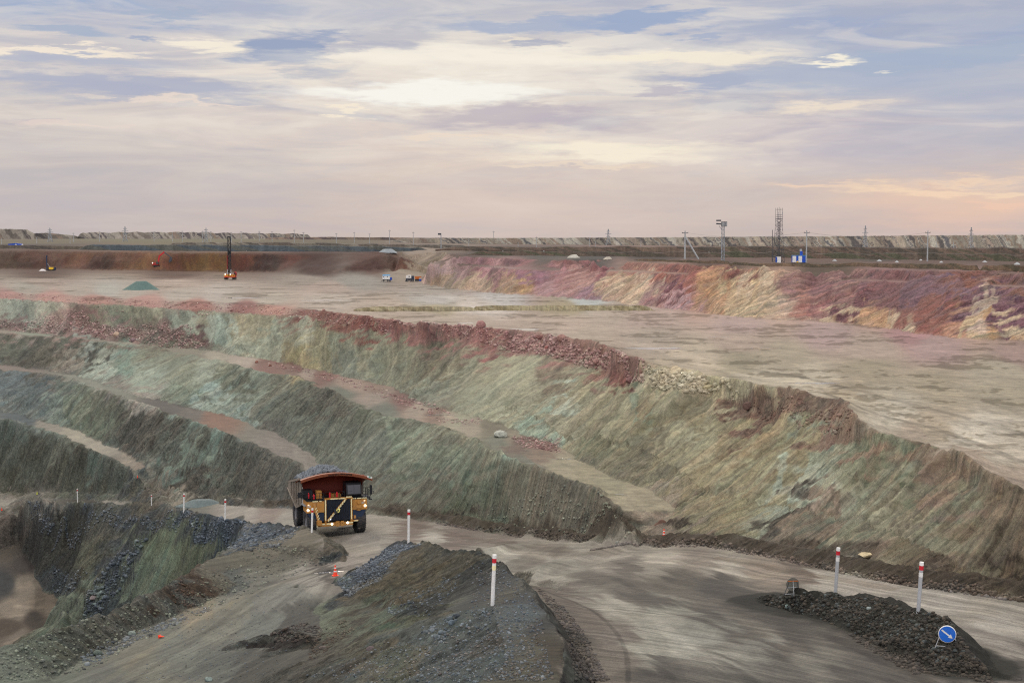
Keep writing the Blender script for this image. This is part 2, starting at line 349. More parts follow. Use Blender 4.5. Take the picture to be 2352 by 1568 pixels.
# road bed spot heights
def spots(name, pts): LN[name] = np.array([P(*p) for p in pts])
spots('R1', [(900,1215,36.9),(1000,1235,34.8),(1100,1260,32.6),(1250,1290,30.1),(1350,1310,28.5),(1450,1330,27.0),(1550,1370,25.3),(1550,1420,24.2),(1600,1500,23),(1700,1330,25.6),(1650,1400,24.5),
             (1750,1450,23.4),(1750,1560,22.2),(1550,1600,22.3),(1400,1600,22.2),(1900,1560,21.9),(2000,1640,21),(1700,1700,21),(2100,1370,23.1),(2250,1420,22.3),(2352,1460,21.9),(2352,1560,21.4),
             (2300,1640,20.8),(2600,1560,21),(1500,1700,21.2),(2500,1700,20.3),(840,1255,36),(880,1235,36.2),(980,1228,35.4),(740,1205,38),(660,1187,39.8),(560,1180,42.0),(440,1164,44.6),(300,1156,47.6),(160,1150,51.6),(20,1155,57.6),(-100,1158,61)])

# wide bench floor and plain
spots('F1', [(100,655,17),(500,665,17),(900,680,17),(1200,720,17),(1500,760,17.05),(1800,800,17.05),(2200,900,17.1),(2352,1000,17.1),(2700,1000,17.1),(2352,860,17),(700,650,17),(300,648,17),(-200,650,17)])
pl = []
for px in range(-600, 3000, 90):
    for d, h in ((900, 6.3), (1300, 6.2), (2200, 6.0), (5000, 6.0), (12000, 6.0)):
        if px < 700 and d == 900: h = 6.6
        X = (px - CX) / FPX; pl.append((X * d, d, CZ - h))
LN['plain'] = np.array(pl)
line('P1', [(1056,586,6.5),(1176,589.5,6.5),(1400,594,6.5),(1601,603,6.5),(1764,607,6.4),(2000,611,6.35),(2352,620,6.3),(2900,634,6.2)])
line('P2', [(700,576,7.2),(850,576,7.2),(925,575.5,7.1),(960,575.5,7.05),(1003,575.5,7.1),(1040,584,6.7)])
LN['near'] = np.array([(x, y, CZ - h) for x, y, h in [(-60,45,32),(-30,45,31),(0,45,24),(30,45,22),(60,45,21),(-60,75,32),(60,70,20)]])

allp = np.concatenate([LN[k] for k in LN]).astype(float)
keep = {}
for i, p in enumerate(allp):
    key = (round(p[0] / 0.25), round(p[1] / 0.25))
    keep.setdefault(key, i)
tp = allp[sorted(keep.values())]
res = delaunay_2d_cdt([Vector((p[0], p[1])) for p in tp], [], [], 0, 1e-5)
ov = res[3]
tv = np.array([(v.x, v.y) for v in res[0]])
tz = np.array([tp[o[0]][2] if len(o) else 0 for o in ov])
tri = np.array(res[2])

# ------------------------------------------------------------------ polar level-of-detail grid (fine near, coarse far)
NC = 1460
azs = np.concatenate([np.linspace(-34, -21.2, 90, endpoint=False), np.linspace(-21.2, 21.2, NC - 180), np.linspace(21.2, 34, 91)[1:]])
azs = np.radians(azs); NC = len(azs)
ds = [50.0]
while ds[-1] < 11500:
    d = ds[-1]
    st = 0.0040 if d < 62 else 0.0019 if d < 560 else 0.0024 if d < 760 else 0.005 if d < 900 else 0.012 if d < 2000 else 0.05
    ds.append(d * (1 + st))
ds = np.array(ds); NR = len(ds)
GA, GD = np.meshgrid(azs, ds)
GX = (np.sin(GA) * GD); GY = (np.cos(GA) * GD)

def tin_eval(X, Y):
    """height of the surveyed triangulation at X,Y (any arrays laid out as the grid)"""
    Z = np.full(X.shape, np.nan, np.float32); G = np.zeros(X.shape, np.float32)
    lnd = np.log(ds)
    for a, b, c in tri:
        pa, pb, pc = tv[a], tv[b], tv[c]
        if min(pa[1], pb[1], pc[1]) < 20: continue
        rad = [math.hypot(*q) for q in (pa, pb, pc)]; aa = [math.atan2(q[0], q[1]) for q in (pa, pb, pc)]
        m = 6.0 + 0.02 * max(rad)
        r0 = max(min(rad) * math.cos((max(aa) - min(aa)) / 2) - m, 1); r1 = max(rad) + m
        i0 = np.searchsorted(ds, r0); i1 = np.searchsorted(ds, r1)
        am = m / min(rad)
        j0 = np.searchsorted(azs, min(aa) - am); j1 = np.searchsorted(azs, max(aa) + am)
        if i0 >= i1 or j0 >= j1: continue
        x = X[i0:i1, j0:j1]; y = Y[i0:i1, j0:j1]
        den = (pb[1] - pc[1]) * (pa[0] - pc[0]) + (pc[0] - pb[0]) * (pa[1] - pc[1])
        if abs(den) < 1e-9: continue
        l1 = ((pb[1] - pc[1]) * (x - pc[0]) + (pc[0] - pb[0]) * (y - pc[1])) / den
        l2 = ((pc[1] - pa[1]) * (x - pc[0]) + (pa[0] - pc[0]) * (y - pc[1])) / den
        l3 = 1 - l1 - l2
        ins = (l1 >= -1e-6) & (l2 >= -1e-6) & (l3 >= -1e-6)
        if not ins.any(): continue
        z = l1 * tz[a] + l2 * tz[b] + l3 * tz[c]
        e1 = np.array([pb[0]-pa[0], pb[1]-pa[1], tz[b]-tz[a]]); e2 = np.array([pc[0]-pa[0], pc[1]-pa[1], tz[c]-tz[a]])
        n = np.cross(e1, e2); g = math.hypot(n[0], n[1]) / (abs(n[2]) + 1e-6)
        Z[i0:i1, j0:j1][ins] = z[ins]; G[i0:i1, j0:j1][ins] = min(g, 2.0)
    return Z, G
wf = np.clip(GD / 160.0, 0.45, 2.2)
WX = GX + wf * (1.0 * fbm(GX / 9, GY / 9, 5, 3)) + 0.45 * wf * fbm(GX / 2.2, GY / 2.2, 6, 2)
WY = GY + wf * (1.0 * fbm(GX / 9, GY / 9, 55, 3)) + 0.45 * wf * fbm(GX / 2.2, GY / 2.2, 66, 2)
far_ = GD > 1200
WX = np.where(far_, GX, WX); WY = np.where(far_, GY, WY)
GZ, SL = tin_eval(WX, WY)
bad = np.isnan(GZ)
GZ[bad] = CZ - 24
for j in range(NC):       # rows outside the survey take the nearest value along the bearing
    c = bad[:, j]
    if c.any() and not c.all():
        idx = np.where(~c)[0]; GZ[c, j] = GZ[idx[np.abs(np.where(c)[0][:, None] - idx[None]).argmin(1)], j]
def blur(A, n):
    for _ in range(n):
        A = (np.pad(A, ((1, 1), (0, 0)), mode='edge')[:-2] + 2 * A + np.pad(A, ((1, 1), (0, 0)), mode='edge')[2:]) / 4
        A = (np.pad(A, ((0, 0), (1, 1)), mode='edge')[:, :-2] + 2 * A + np.pad(A, ((0, 0), (1, 1)), mode='edge')[:, 2:]) / 4
    return A
GZ = blur(GZ, 2)
SLs = blur(SL, 3)
FACE = smooth(0.30, 0.55, SLs)
# the haul road itself is graded: never a rock face, however steep its ramp
def _polar(name):
    W = LN[name]; return np.arctan2(W[:, 0], W[:, 1]), np.hypot(W[:, 0], W[:, 1])
_a, _d = _polar('RF'); _o = np.argsort(_a); _rf = np.interp(azs, _a[_o], _d[_o])
_a, _d = _polar('NBp'); _nb = np.zeros(NC)
for q_ in range(len(_a)):
    if _a[q_] > -0.02:
        j_ = np.searchsorted(azs, _a[q_]); _nb[max(0, j_ - 14):j_ + 14] = np.maximum(_nb[max(0, j_ - 14):j_ + 14], _d[q_])
_isd = np.full(GX.shape, 99.0, np.float32)
_i1 = np.searchsorted(ds, 105)
for p_ in LN['IS'][::2]: _isd[:_i1] = np.minimum(_isd[:_i1], np.hypot(GX[:_i1] - p_[0], GY[:_i1] - p_[1]))
_road = (GD < _rf[None] - 0.2) & (GD > _nb[None] + 1.0) & (GA > 0.0) & (_isd > 3.3)
FACE = np.where(_road, 0, FACE).astype(np.float32)
_m = smooth(0.10, 0.0, blur(FACE, 22)) * (GD < 420)      # graded surfaces carry no kinks
GZ = GZ * (1 - _m) + blur(GZ, 36) * _m

# strike coordinate s (along the nearest crest) and distance t from it
SHEAR = {'AC': 2.5, 'C2': 2.1, 'C3': 1.5, 'C4': 1.3, 'RC1': -1.6, 'RF': 1.2, 'BL': -0.7, 'WC': 0.5}    # the gullies wander off the line of steepest fall
def strike(masters):
    bestd = np.full(GX.shape, 1e9, np.float32); Sc = np.zeros(GX.shape, np.float32)
    for mi, m in enumerate(masters):
        W = LN[m][:, :2]
        arc = np.concatenate([[0], np.cumsum(np.hypot(*np.diff(W, axis=0).T))])
        n = max(8, int(arc[-1] / 9)); a = np.linspace(0, arc[-1], n)
        q = np.stack([np.interp(a, arc, W[:, 0]), np.interp(a, arc, W[:, 1])], 1)
        for i in range(n - 1):
            p0, p1 = q[i], q[i + 1]; e = p1 - p0; L = np.hypot(*e); e = e / L
            rm = max(np.hypot(*p0), np.hypot(*p1)); mar = 90
            i0 = np.searchsorted(ds, min(np.hypot(*p0), np.hypot(*p1)) - mar); i1 = np.searchsorted(ds, rm + mar)
            if i0 >= i1: continue
            x = GX[i0:i1] - p0[0]; y = GY[i0:i1] - p0[1]
            t = x * e[0] + y * e[1]; u = np.abs(-x * e[1] + y * e[0])
            tc = np.clip(t, 0, L); d2 = np.hypot(u, t - tc)
            mask = d2 < bestd[i0:i1]
            bestd[i0:i1] = np.where(mask, d2, bestd[i0:i1]); Sc[i0:i1] = np.where(mask, a[i] + tc + mi * 977.0 + SHEAR.get(m, 0.0) * (GZ[i0:i1] - CZ), Sc[i0:i1])
    return Sc, bestd
Sc, bestd = strike(['AC', 'C2', 'C3', 'C4', 'RC1', 'RF', 'BL', 'SB', 'NB', 'IS', 'WC', 'RL'])
Sf, Tf = strike(['RF', 'NB', 'SB', 'AF', 'C2', 'C3', 'C4', 'PT'])
_a, _b = strike(['RF']); _c, _d = strike(['NB']); _e, _f = strike(['SB'])
_near = (np.minimum(np.minimum(_b, _d), _f) <= Tf + 1e-3) & (GD < 300)     # wheel tracks follow both edges of the haul road
_side = (_f < _b) & (GA < -0.094)
Tf = np.where(_near, np.where(_side, _f - _d * 0.6, _b - _d) + 60, Tf); Sf = np.where(_near, np.where(_side, _e, _a), Sf)
del _a, _b, _c, _d, _e, _f
Sc = Sc + FACE * (0.6 * fbm(GX / 11, GY / 11 + GZ / 4, 201, 3))
Sc = np.where(FACE > 0.5, Sc, Sf); bestd = np.where(FACE > 0.5, bestd, Tf)
bestd = np.minimum(bestd, 400)

# ------------------------------------------------------------------ relief added to the surveyed surface
near = np.clip(160 / GD, 0.25, 1.6)
dscale = np.clip(GD / 150, 0.6, 3.0)
farfade = 1 - smooth(700, 1500, GD)
rill = ridged(Sc / (2.3 * dscale) + 0.12 * fbm(GX / 6, GY / 6, 9, 2), GZ / 9.0 + bestd * 0.02, 40, 3) - 0.55
lump = fbm(GX / 4.5, GY / 4.5, 80, 4, 0.6)
fine = fbm(GX / (0.9 * dscale), GY / (0.9 * dscale), 120, 3, 0.65)
cloddy = ridged(GX / 0.7, GY / 0.7, 140, 3) - 0.5
FH = FACE
crestfade = 0.10 + 0.90 * smooth(0.6, 1.0, blur(FACE, 9))
rill2 = ridged(Sc / (6.5 * dscale) + 0.3 * fbm(GX / 15, GY / 15, 19, 2), GZ / 16.0, 60, 2) - 0.6
block = fbm(GX / 2.1, GY / 2.1 + GZ / 1.5, 83, 3, 0.6)
d_z = FH * (0.75 * rill2 * dscale ** 0.4 * crestfade + 0.24 * block * dscale ** 0.5 + 0.42 * rill * dscale ** 0.45 * crestfade + 0.32 * lump + 0.15 * fine * dscale ** 0.7)
flat = 1 - FH
roadish = flat
d_z += roadish * (0.05 * fbm(GX / 3, GY / 3, 90, 3) + 0.045 * fine) * np.clip(dscale, 0.6, 2)
d_z += roadish * smooth(450, 900, GD) * 0.5 * fbm(GX / 22, GY / 22, 95, 4) * 1.0
GZ0 = GZ.copy()
GZ = GZ + d_z * farfade

# ------------------------------------------------------------------ earth colours: samples of the pit's materials at surveyed places
BV = BVHTree.FromPolygons([(float(x), float(y), float(z)) for (x, y), z in zip(tv, tz)], [tuple(int(i) for i in t) for t in tri])
CAMP = Vector((0, 0, CZ))
def hit(px, py):
    d = ray(px, py); h = BV.ray_cast(CAMP, d, 20000)
    return h[0] if h[0] is not None else CAMP + d * 3000
EARTH = """
# colour samples: x y r g b (soil as it looks in flat light)
# plain and far ground
60 565 104 90 84; 400 556 140 130 100; 400 551 140 134 104; 60 557 132 122 96; 700 557 128 118 92; 880 575 92 84 84; 1250 580 92 78 74; 1600 585 92 76 72; 1760 596 128 98 86
1900 600 126 98 86; 2150 604 124 96 86; 2340 608 122 96 86; 1500 590 90 76 70; 2000 590 86 78 66; 2200 590 88 72 66; 2330 625 104 88 74; 1900 612 108 88 70; 1650 603 112 84 72
1350 592 96 90 88; 1250 588 106 100 96; 1120 583 96 84 80; 1010 585 142 124 112; 1150 578 88 80 78; 1060 588 110 86 78
# far wall
60 585 112 84 74; 60 605 92 66 60; 200 585 128 98 82; 300 590 134 98 80; 320 604 144 112 84; 220 608 96 68 60; 420 600 118 86 68; 480 608 140 112 76; 560 588 122 84 70; 600 608 80 58 54
700 590 112 72 62; 720 610 82 56 52; 860 588 104 74 66; 850 612 88 58 54; 900 600 100 78 70; 100 630 106 84 74; 400 630 110 84 72; 920 610 120 90 78; 20 595 100 82 68
# wide floor, far to near
60 665 160 150 144; 180 667 162 152 146; 300 671 164 156 150; 420 678 168 160 154; 520 686 170 162 156; 620 691 170 162 154; 740 702 172 160 152; 860 717 174 160 150; 980 731 174 160 150; 1080 741 174 160 150; 1230 757 172 156 146; 1340 775 172 158 146
960 583 150 134 122; 980 590 150 136 120; 990 602 146 130 112; 960 605 150 138 122; 970 620 146 134 116; 930 622 148 136 124; 975 578 150 134 124
100 648 158 142 136; 400 650 166 150 142; 700 640 146 136 130; 820 645 142 140 138; 1000 668 158 150 146; 60 662 150 148 142; 250 668 164 164 162; 500 680 176 168 166; 750 660 166 148 142; 750 690 180 170 164
1000 690 178 176 178; 1150 683 182 182 188; 1350 692 176 186 194; 1100 705 190 182 180; 1300 706 160 148 120; 1400 715 172 158 148; 1000 708 160 150 122; 900 720 178 162 150
1500 730 176 154 150; 1700 745 176 152 152; 1900 765 168 144 146; 2150 795 164 138 140; 2330 815 158 132 130; 1300 745 178 160 150; 1500 775 164 152 142; 1700 785 170 152 142; 2000 800 170 152 144
2300 850 166 158 142; 1800 820 164 154 136; 2000 850 156 146 126; 1700 830 152 144 124; 2150 890 160 150 130; 2320 900 158 150 132; 1600 815 178 166 150; 1850 875 182 174 158; 2050 940 180 174 162
2250 1000 184 178 168; 2340 1040 180 172 160; 2150 985 164 152 134; 2000 915 172 164 148; 2250 1050 164 148 134; 2340 1100 164 148 134; 2120 1000 166 152 138; 1960 900 164 152 132; 1750 870 176 168 152
# coloured upper face
1000 620 176 146 132; 1010 645 156 132 96; 1060 625 160 122 112; 1080 650 170 150 112; 1130 630 152 110 104; 1150 655 160 132 96; 1200 625 150 104 108; 1210 655 176 142 84; 1240 640 134 92 98; 1250 665 160 124 118
1290 630 148 104 98; 1330 650 162 124 106; 1380 632 128 76 76; 1400 660 180 158 116; 1440 640 170 144 104; 1470 680 188 170 126; 1500 640 186 168 130; 1520 630 150 92 70; 1545 650 112 66 72; 1560 690 176 142 134
1580 660 150 92 72; 1630 655 180 140 84; 1650 690 178 142 94; 1700 650 186 168 112; 1690 700 188 170 118; 1760 650 190 176 132; 1770 700 186 168 124; 1820 650 150 112 100; 1850 690 160 112 90; 1800 725 176 156 124
1900 655 128 88 84; 1900 700 148 104 92; 1930 730 186 168 124; 1980 660 124 88 88; 1970 700 112 68 70; 2000 730 182 146 94; 2040 660 120 80 78; 2060 690 122 84 78; 2060 740 186 170 126; 2110 665 116 88 92
2130 700 134 90 76; 2130 740 140 84 66; 2180 670 128 104 112; 2190 710 108 68 74; 2180 760 176 132 92; 2240 680 120 84 90; 2250 710 184 168 134; 2240 760 182 164 112; 2280 690 172 154 122; 2280 740 176 142 84
2310 700 98 66 80; 2330 730 110 72 82; 2330 770 186 170 124; 2345 690 126 90 94; 2400 720 120 80 84; 2500 740 170 140 110; 2100 765 150 112 104; 1500 700 158 120 108; 1350 680 150 116 118
1100 600 148 100 98; 1200 605 134 88 84; 1300 610 128 78 70; 1450 612 150 104 84; 1600 618 138 84 66; 1700 625 132 80 66; 1800 625 168 140 104; 1950 632 146 112 96; 2050 635 130 90 84; 2200 640 130 82 58; 2320 645 140 96 72
# pink rubble band at the rim
20 677 150 110 106; 120 683 156 116 110; 220 690 148 106 98; 330 690 150 110 104; 450 700 148 98 90; 560 705 126 80 76; 620 712 154 112 100; 700 718 120 78 70; 760 730 128 80 70; 840 735 124 74 66; 900 745 126 80 76
960 755 132 88 84; 1040 765 136 96 92; 1110 775 132 88 84; 1180 785 136 100 96; 1250 795 142 104 98; 1330 810 136 102 94; 1400 840 138 100 92; 1450 860 118 72 66; 1500 870 156 148 124; 1560 865 168 156 130; 1620 880 164 156 126
1700 880 166 158 130; 1700 930 110 84 70; 1800 915 104 84 72; 1840 930 128 108 92; 1760 960 110 84 72; 1900 930 104 84 74; 1920 960 134 108 92; 1900 990 132 104 94; 1990 1000 132 110 94; 2080 1030 132 112 94; 2160 1060 134 118 98
2220 1080 130 112 94; 2180 1100 126 110 98; 2300 1120 134 118 98; 2340 1160 120 102 86
# first face
20 700 150 156 138; 60 730 132 136 122; 100 712 138 140 122; 130 745 150 114 106; 40 750 140 104 98; 200 745 142 92 86; 160 760 138 96 90; 250 765 142 104 98; 300 770 134 92 86; 250 705 128 124 96; 300 720 118 118 92
350 712 142 136 106; 380 750 128 92 84; 420 745 134 142 122; 450 770 104 64 64; 470 725 134 130 104; 400 780 110 74 70; 500 745 136 148 132; 520 780 138 150 132; 560 740 138 126 90; 540 800 148 148 122; 600 750 148 134 98
640 770 136 144 120; 620 810 148 150 124; 700 760 144 142 116; 720 800 140 130 86; 690 830 152 132 74; 740 780 146 132 88; 780 790 132 134 106; 800 840 112 122 106; 850 800 128 126 96; 880 860 122 126 102; 900 800 126 122 92
950 850 116 112 86; 980 900 118 124 106; 1000 830 106 98 72; 1050 870 128 126 98; 1080 930 136 136 108; 1050 960 138 136 106; 1120 860 142 136 102; 1140 930 150 146 114; 1150 970 146 142 110; 1200 860 156 148 112; 1210 920 150 142 108
1270 870 126 104 78; 1255 930 136 126 98; 1300 880 152 140 104; 1290 920 154 166 146; 1240 985 134 158 136; 1310 960 150 138 104; 1350 890 146 134 96; 1380 950 150 136 96; 1420 900 150 138 98; 1440 960 146 132 92; 1480 910 104 116 86
1470 950 116 128 100; 1400 1010 124 120 84; 1330 1010 142 132 98; 1500 980 126 106 64; 1540 950 132 116 74; 1560 920 140 128 88; 1560 1010 152 144 104; 1600 960 138 118 72; 1500 1060 116 106 78; 1550 1080 150 134 90; 1620 1020 156 142 98
1640 960 150 136 96; 1680 990 140 122 78; 1700 1040 136 112 66; 1660 1100 152 134 84; 1600 1130 146 126 82; 1720 1110 150 136 92; 1760 1020 150 134 84; 1780 1080 142 124 78; 1820 1000 146 130 84; 1740 1160 158 148 104; 1680 1170 150 128 84
1700 1205 156 152 122; 1640 1200 132 118 80; 1850 1040 136 140 112; 1830 1100 150 158 134; 1800 1150 158 166 142; 1900 1080 110 124 104; 1900 1130 152 160 136; 1780 1200 160 160 136; 1950 1040 136 134 106; 1960 1110 150 148 118; 2000 1080 124 124 92
2030 1130 142 138 104; 2060 1080 112 118 84; 1990 1150 154 154 124; 2100 1110 136 124 90; 2100 1160 140 130 98; 1870 1170 128 116 98; 1800 1215 88 78 68; 1840 1205 86 76 66; 1790 1235 90 78 68; 1870 1185 88 78 68; 1820 1230 90 80 70; 1850 1190 90 78 68; 1750 1240 96 84 72; 1700 1240 104 92 78; 1920 1180 130 106 84; 1880 1230 136 112 88
1940 1200 134 110 84; 1830 1262 150 122 98; 1900 1215 152 124 100; 1865 1245 150 122 98; 1945 1180 150 124 100; 2000 1200 142 132 106; 2060 1200 136 132 100; 1980 1240 104 112 92; 1950 1275 108 112 94; 2020 1262 176 162 124; 2100 1240 140 122 92; 2150 1180 126 120 88; 2200 1160 132 114 84; 2180 1240 128 108 72
2250 1200 124 100 70; 2300 1180 116 94 68; 2300 1250 110 88 56; 2340 1220 108 86 58; 2200 1300 118 94 66; 2280 1320 78 60 40; 2345 1340 66 50 34; 2080 1300 130 106 84; 2100 1150 118 108 84; 2140 1120 110 102 82
# windrow and bench one
700 856 158 140 128; 860 908 152 136 126; 960 938 158 142 128; 1080 978 156 144 128; 450 806 132 128 114; 350 797 124 122 106
1250 1238 82 72 60; 1100 1213 84 74 62; 950 1192 86 78 66; 1400 1250 84 74 60; 1560 1246 80 68 54; 1700 1258 92 78 64; 1900 1300 96 80 66; 2061 1330 100 84 70; 2250 1365 98 82 68; 500 1156 80 78 70; 200 1148 70 68 60
1530 1215 150 132 116; 1500 1180 166 154 134; 1450 1150 160 150 122; 1400 1110 156 150 120; 1350 1085 154 146 118; 1300 1065 158 150 124; 1250 1045 138 118 102; 1200 1010 120 96 86; 1260 1020 128 92 82; 1180 1000 142 132 114; 1130 985 124 118 100
1040 957 168 152 134; 1000 950 140 112 98; 930 920 130 94 86; 860 895 142 116 104; 800 882 160 134 122; 740 862 132 92 82; 690 848 126 84 76; 620 838 134 92 84; 560 820 170 156 146; 500 812 160 152 138; 400 798 120 124 104; 250 788 110 110 92; 100 768 130 140 126
# face two
40 790 98 100 86; 100 810 84 80 68; 150 790 88 88 76; 190 800 140 150 142; 160 830 140 126 112; 210 820 76 74 66; 60 830 86 80 70; 250 800 130 140 128; 300 805 122 144 128; 290 840 110 140 126; 240 850 148 160 146; 350 820 126 130 108
330 870 136 150 134; 400 850 122 128 108; 420 890 120 132 112; 450 860 132 144 128; 470 900 140 158 150; 500 870 112 118 98; 540 890 96 100 84; 520 930 134 150 138; 560 920 112 126 112; 600 880 122 132 116; 620 930 100 104 92; 660 900 96 98 84
700 930 88 86 74; 720 980 98 104 92; 760 920 92 88 76; 760 1020 106 112 100; 800 980 94 96 84; 830 960 102 106 88; 850 1020 106 112 100; 860 1080 112 116 104; 900 980 122 134 112; 930 1040 108 122 100; 900 1120 110 104 88; 950 1100 112 116 100
980 1000 124 132 110; 1000 1060 106 118 98; 1020 1120 116 108 92; 1050 1040 112 122 100; 1080 1100 104 118 96; 1100 1160 96 106 80; 1120 1060 124 120 98; 1150 1120 96 108 88; 1180 1080 116 118 98; 1170 1180 104 104 82; 1220 1100 118 108 86; 1250 1160 122 112 92
1270 1200 124 112 92; 1320 1130 120 110 92; 1340 1190 126 114 96; 1400 1180 116 104 88; 1400 1230 112 104 88; 1120 1205 110 106 88; 1000 1180 116 108 92; 900 1160 116 112 96; 1230 1060 108 108 96; 1150 1010 112 112 96; 1330 1105 104 98 86
950 965 110 108 92; 1050 990 116 114 96; 880 945 98 100 90; 780 905 100 104 92
# bench two and face three
40 846 128 106 96; 140 866 120 108 98; 260 892 132 120 108; 330 915 160 142 126; 380 930 96 86 80; 440 945 106 94 86; 500 958 140 92 70; 560 966 130 144 132; 600 985 104 98 88; 650 1020 130 114 104; 700 1045 140 124 112
40 880 96 110 112; 100 900 88 100 100; 60 930 104 116 112; 150 900 104 112 98; 180 930 124 132 106; 130 950 126 138 122; 220 920 110 110 90; 200 970 112 122 96; 260 950 96 96 78; 290 980 88 82 70; 340 960 84 78 66; 320 1030 92 84 72
380 980 82 74 62; 380 1040 98 98 84; 420 1010 92 94 78; 400 1080 118 136 118; 450 1050 120 134 114; 440 1110 92 84 72; 490 1020 118 138 120; 500 1070 96 104 88; 530 1030 88 88 76; 520 1120 102 96 80; 560 1080 94 88 74; 600 1070 98 92 80
620 1130 106 98 84; 650 1080 100 96 84; 580 1150 100 88 74; 690 1120 108 100 88; 480 1145 100 92 80
# bench three, face four
40 950 120 122 116; 110 978 140 126 112; 170 995 162 146 126; 230 1025 158 142 124; 290 1050 152 132 114; 340 1075 140 118 102; 370 1100 148 132 114; 410 1130 160 142 122; 60 962 78 88 92; 160 1010 80 82 80; 250 1050 74 80 80; 310 1092 72 78 76
30 990 96 104 92; 70 1020 86 82 68; 120 1040 108 110 94; 60 1080 104 106 90; 120 1090 84 82 68; 180 1060 82 78 64; 170 1120 98 96 80; 220 1080 98 112 98; 240 1120 96 92 76; 280 1100 98 100 86; 320 1125 102 96 80; 20 1120 88 84 68; 360 1140 92 82 68; 200 1135 88 86 72
# haul road
20 1153 168 156 146; 120 1148 150 140 130; 250 1151 150 140 130; 400 1158 132 122 112; 560 1173 164 150 140; 620 1183 150 126 116; 660 1195 160 148 138; 880 1200 168 154 142; 950 1215 132 108 96; 1000 1240 170 160 148; 1050 1232 126 104 94
1150 1262 164 156 144; 1150 1245 130 110 98; 1250 1265 150 134 120; 1300 1290 166 156 142; 1400 1280 160 146 132; 1450 1300 122 110 100; 1500 1285 168 154 138; 1600 1275 138 120 106; 1650 1300 164 150 136; 1750 1300 146 124 108; 1850 1310 122 100 86
1900 1340 166 154 142; 2000 1350 164 150 140; 2150 1400 164 152 144; 2300 1440 166 156 148; 2340 1420 154 142 132; 2280 1490 140 128 120; 2340 1540 100 88 82; 2250 1390 156 142 130; 850 1235 160 148 138; 820 1265 156 140 128
1250 1330 152 144 132; 1350 1360 128 118 108; 1450 1370 108 98 90; 1550 1350 106 96 86; 1650 1340 92 84 78; 1400 1400 154 146 134; 1500 1420 156 150 138; 1600 1400 108 98 90; 1700 1400 94 84 76; 1600 1460 148 144 134; 1700 1450 118 108 98
1720 1500 146 140 130; 1800 1480 100 90 82; 1850 1540 130 122 112; 1500 1490 152 146 134; 1400 1460 122 108 98; 1350 1420 112 96 86; 1330 1500 72 64 58; 1380 1540 124 110 98; 1500 1540 88 80 74; 1600 1550 106 98 90; 1700 1550 100 94 86
1950 1550 116 106 98; 1320 1380 108 92 82; 2000 1490 84 74 66; 1750 1380 86 76 70; 1240 1360 112 96 84
# side road, berms, near hill
780 1300 150 130 118; 740 1310 96 84 76; 700 1325 142 130 118; 600 1345 110 104 92; 650 1380 118 114 104; 560 1400 122 114 98; 500 1440 116 110 96; 430 1500 110 108 96; 350 1560 118 112 96; 600 1440 104 104 96; 500 1520 92 92 84; 300 1520 112 104 88
250 1560 100 98 88; 620 1500 84 80 72; 560 1560 72 68 60; 650 1540 70 66 58; 680 1420 76 72 66; 480 1395 132 114 90; 640 1455 54 46 42; 700 1460 54 46 42
40 1510 98 104 88; 100 1480 102 108 90; 180 1470 96 96 78; 260 1430 92 88 72; 140 1540 88 92 78; 220 1490 84 84 74; 330 1390 98 92 80; 420 1350 84 62 44; 440 1370 78 58 42; 500 1320 98 88 70; 560 1290 102 92 74; 620 1260 108 96 78; 700 1240 110 96 76
760 1265 106 92 74; 660 1290 96 88 74; 720 1285 98 86 70; 560 1330 82 84 80; 400 1400 84 86 80
120 1165 74 78 80; 200 1160 64 72 78; 300 1170 70 76 80; 90 1200 70 68 68; 80 1260 66 64 60; 130 1240 72 68 62; 180 1200 82 78 68; 160 1300 64 64 60; 240 1230 94 88 70; 210 1270 98 96 76; 260 1200 92 88 76; 140 1340 62 68 72; 180 1330 70 72 70
170 1370 72 78 78; 200 1310 96 90 68; 330 1200 76 80 78; 350 1240 112 122 90; 370 1280 128 140 104; 340 1300 118 132 104; 400 1250 116 124 90; 300 1280 74 80 84; 270 1310 66 74 80; 310 1330 124 134 106; 250 1370 60 70 78; 230 1350 118 130 108
160 1400 116 126 104; 190 1380 120 130 106; 220 1400 62 70 76; 130 1430 112 122 100; 430 1195 62 72 80; 500 1210 64 74 84; 600 1215 66 78 88; 440 1240 66 76 84; 500 1250 64 76 84; 560 1235 62 74 84; 640 1222 70 80 88; 470 1275 108 114 84; 430 1290 112 116 84
# lower pit floor
20 1200 100 90 84; 50 1300 70 62 62; 20 1260 92 84 76; 60 1340 130 118 106; 40 1400 132 120 108; 100 1390 112 98 84; 80 1420 58 48 42; 20 1440 78 66 56; 40 1468 120 108 98; 10 1340 50 56 64
# near hill
800 1330 60 68 76; 850 1300 62 70 78; 880 1270 64 72 78; 920 1262 68 74 80; 960 1275 112 96 68; 900 1310 108 92 66; 1000 1275 94 90 76; 1040 1280 100 90 72; 860 1350 104 88 64; 980 1320 110 96 70; 930 1360 112 96 70; 800 1360 64 70 76
1080 1300 72 76 74; 1020 1340 70 76 74; 1060 1330 68 66 62; 960 1390 68 76 78; 1000 1380 64 62 58; 1120 1310 64 66 64; 1100 1350 66 64 60; 1170 1330 64 66 64; 780 1380 132 140 108; 760 1410 130 136 106; 800 1420 112 112 88; 830 1400 92 80 60; 800 1450 84 74 58
870 1420 98 112 88; 900 1440 82 104 82; 940 1430 100 100 72; 1000 1410 96 94 70; 760 1470 82 72 58; 860 1480 120 108 84; 800 1510 112 104 86; 980 1450 116 106 84; 720 1540 88 80 68; 900 1500 96 104 98; 1000 1480 92 100 96; 1080 1420 88 96 94
